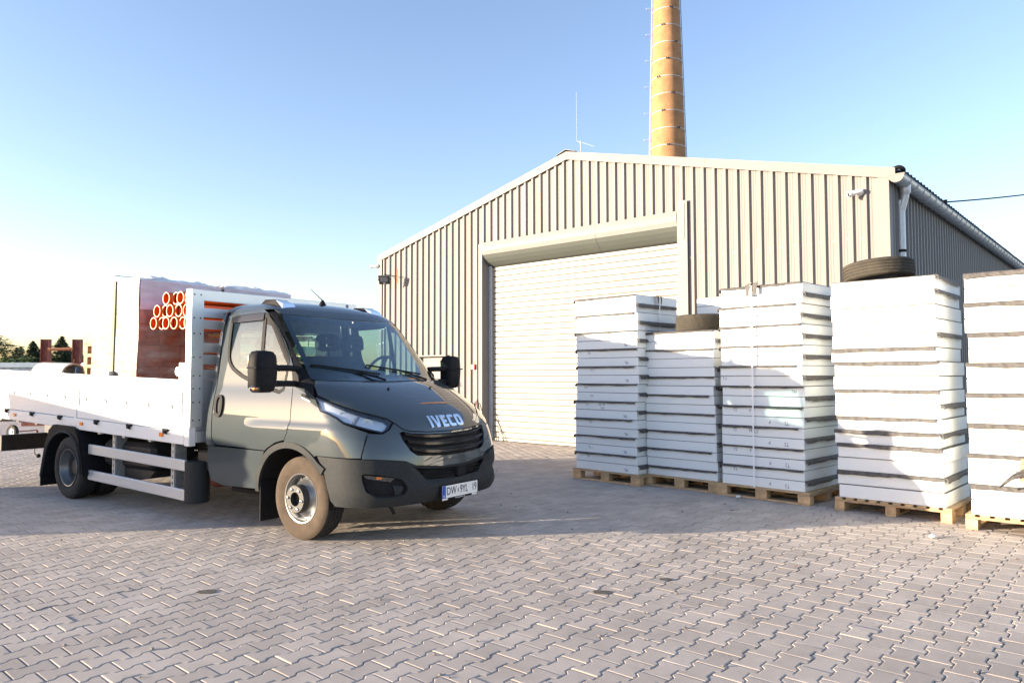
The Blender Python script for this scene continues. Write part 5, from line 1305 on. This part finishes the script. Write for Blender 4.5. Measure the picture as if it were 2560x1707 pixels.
# unseen skip shape added out of frame to shade the truck's lower side
SKP=thing('added_shadow_caster','added unseen skip-shaped shadow caster left of the truck','skip',(-10.46,7.36,0),math.atan2(LIGHT.y,LIGHT.x)+math.pi/2)
hw,hh=1.82,1.63
def caster_shell(): 
    P=[(-hw+.35,.12),(hw-.25,.12),(hw,hh),(-hw,hh)]
    v=[(x,-.85,z) for x,z in P]+[(x,.85,z) for x,z in P]+[(x*.97,-.80,z+.03) for x,z in P]+[(x*.97,.80,z+.03) for x,z in P]
    return B().add(v,[(0,1,5,4),(0,3,2,1),(4,5,6,7),(0,4,7,3),(1,2,6,5),(8,12,13,9),(8,9,10,11),(12,15,14,13),(8,11,15,12),(9,13,14,10),(3,7,15,11),(2,10,14,6),(3,11,10,2),(7,6,14,15)])
caster_shell().obj('body','skip',SKP)
B().box(-hw-.03,hw+.03,-.9,-.84,hh-.08,hh+.02).box(-hw-.03,hw+.03,.84,.9,hh-.08,hh+.02).obj('rim','skip',SKP); B().box(-1.3,1.3,-.6,-.5,0,.12).box(-1.3,1.3,.5,.6,0,.12).obj('skids','skip',SKP)
for x in (-1,0,1): B().box(x-.04,x+.04,-.90,-.85,.12,hh-.08).box(x-.04,x+.04,.85,.90,.12,hh-.08).obj('rib','skip',SKP)
# ------------------------------------------------------------------ litter and stains
def crumple(label,p,s,mt='paper'):
    o=thing('paper_scrap',label,'litter',p,random.uniform(0,6)); b=B(); b.sphere((0,0,s*.25),(s,s*.6,s*.28),9,6); b.fn(lambda q:(q[0]*random.uniform(.75,1.25),q[1]*random.uniform(.75,1.25),max(.001,q[2]*random.uniform(.7,1.2)))); b.obj('scrap',mt,o)
def gp(u,v):
    a=pxdir(u,v,1.0)-Vector((0,0,CAM_H)); t=-CAM_H/a.z; return Vector((a.x*t,a.y*t,0))
crumple('crumpled white paper scrap lying in front of the strapped stack pallet',gp(1847,1243),.05); crumple('crumpled white plastic scrap on the sunlit paving near the right pallets',gp(2332,1343),.055)
lb=B()
for k in range(170):
    y=random.uniform(3.6,12); x=random.uniform(-.66,.66)*y; s=random.uniform(.004,.014); lb.sphere((x,y,s*.4),(s,s*.8,s*.5),5,4)
tag(lb.obj('grit','joint',None),'small grit and crumbs scattered over the paving','grit',kind='stuff')
for k,(u,v_,rx,ry,lab) in enumerate(((517,1479,.075,.05,'dark oily stain on the pavers left of the middle'),(1506,1480,.07,.05,'round dark stain on the sunlit pavers right of the truck'),(1663,1448,.05,.04,'small dark stain further back on the sunlit pavers'),(1830,1275,.03,.03,'tiny dark spot on the shaded pavers'))):
    p=gp(u,v_); n=18; v=[(rx*random.uniform(.75,1.1)*math.cos(2*math.pi*i/n),ry*random.uniform(.75,1.1)*math.sin(2*math.pi*i/n),0) for i in range(n)]
    o=B().add(v,[tuple(range(n))]).obj('stain','stain',None,loc=(p.x,p.y,.0035)); tag(o,lab,'stain')
for (u,v_,s,lab,mt) in ((1990,1418,.02,'little orange leaf on the sunlit pavers','rustlight'),(2545,1400,.025,'reddish dry leaf at the right of the sunlit pavers','rust')):
    p=gp(u,v_); o=B().add([(-s,0,.006),(0,-s*.5,.010),(s,0,.006),(0,s*.5,.012)],[(0,1,2,3)]).obj('dry_leaf',mt,None,loc=(p.x,p.y,.002)); tag(o,lab,'leaf')
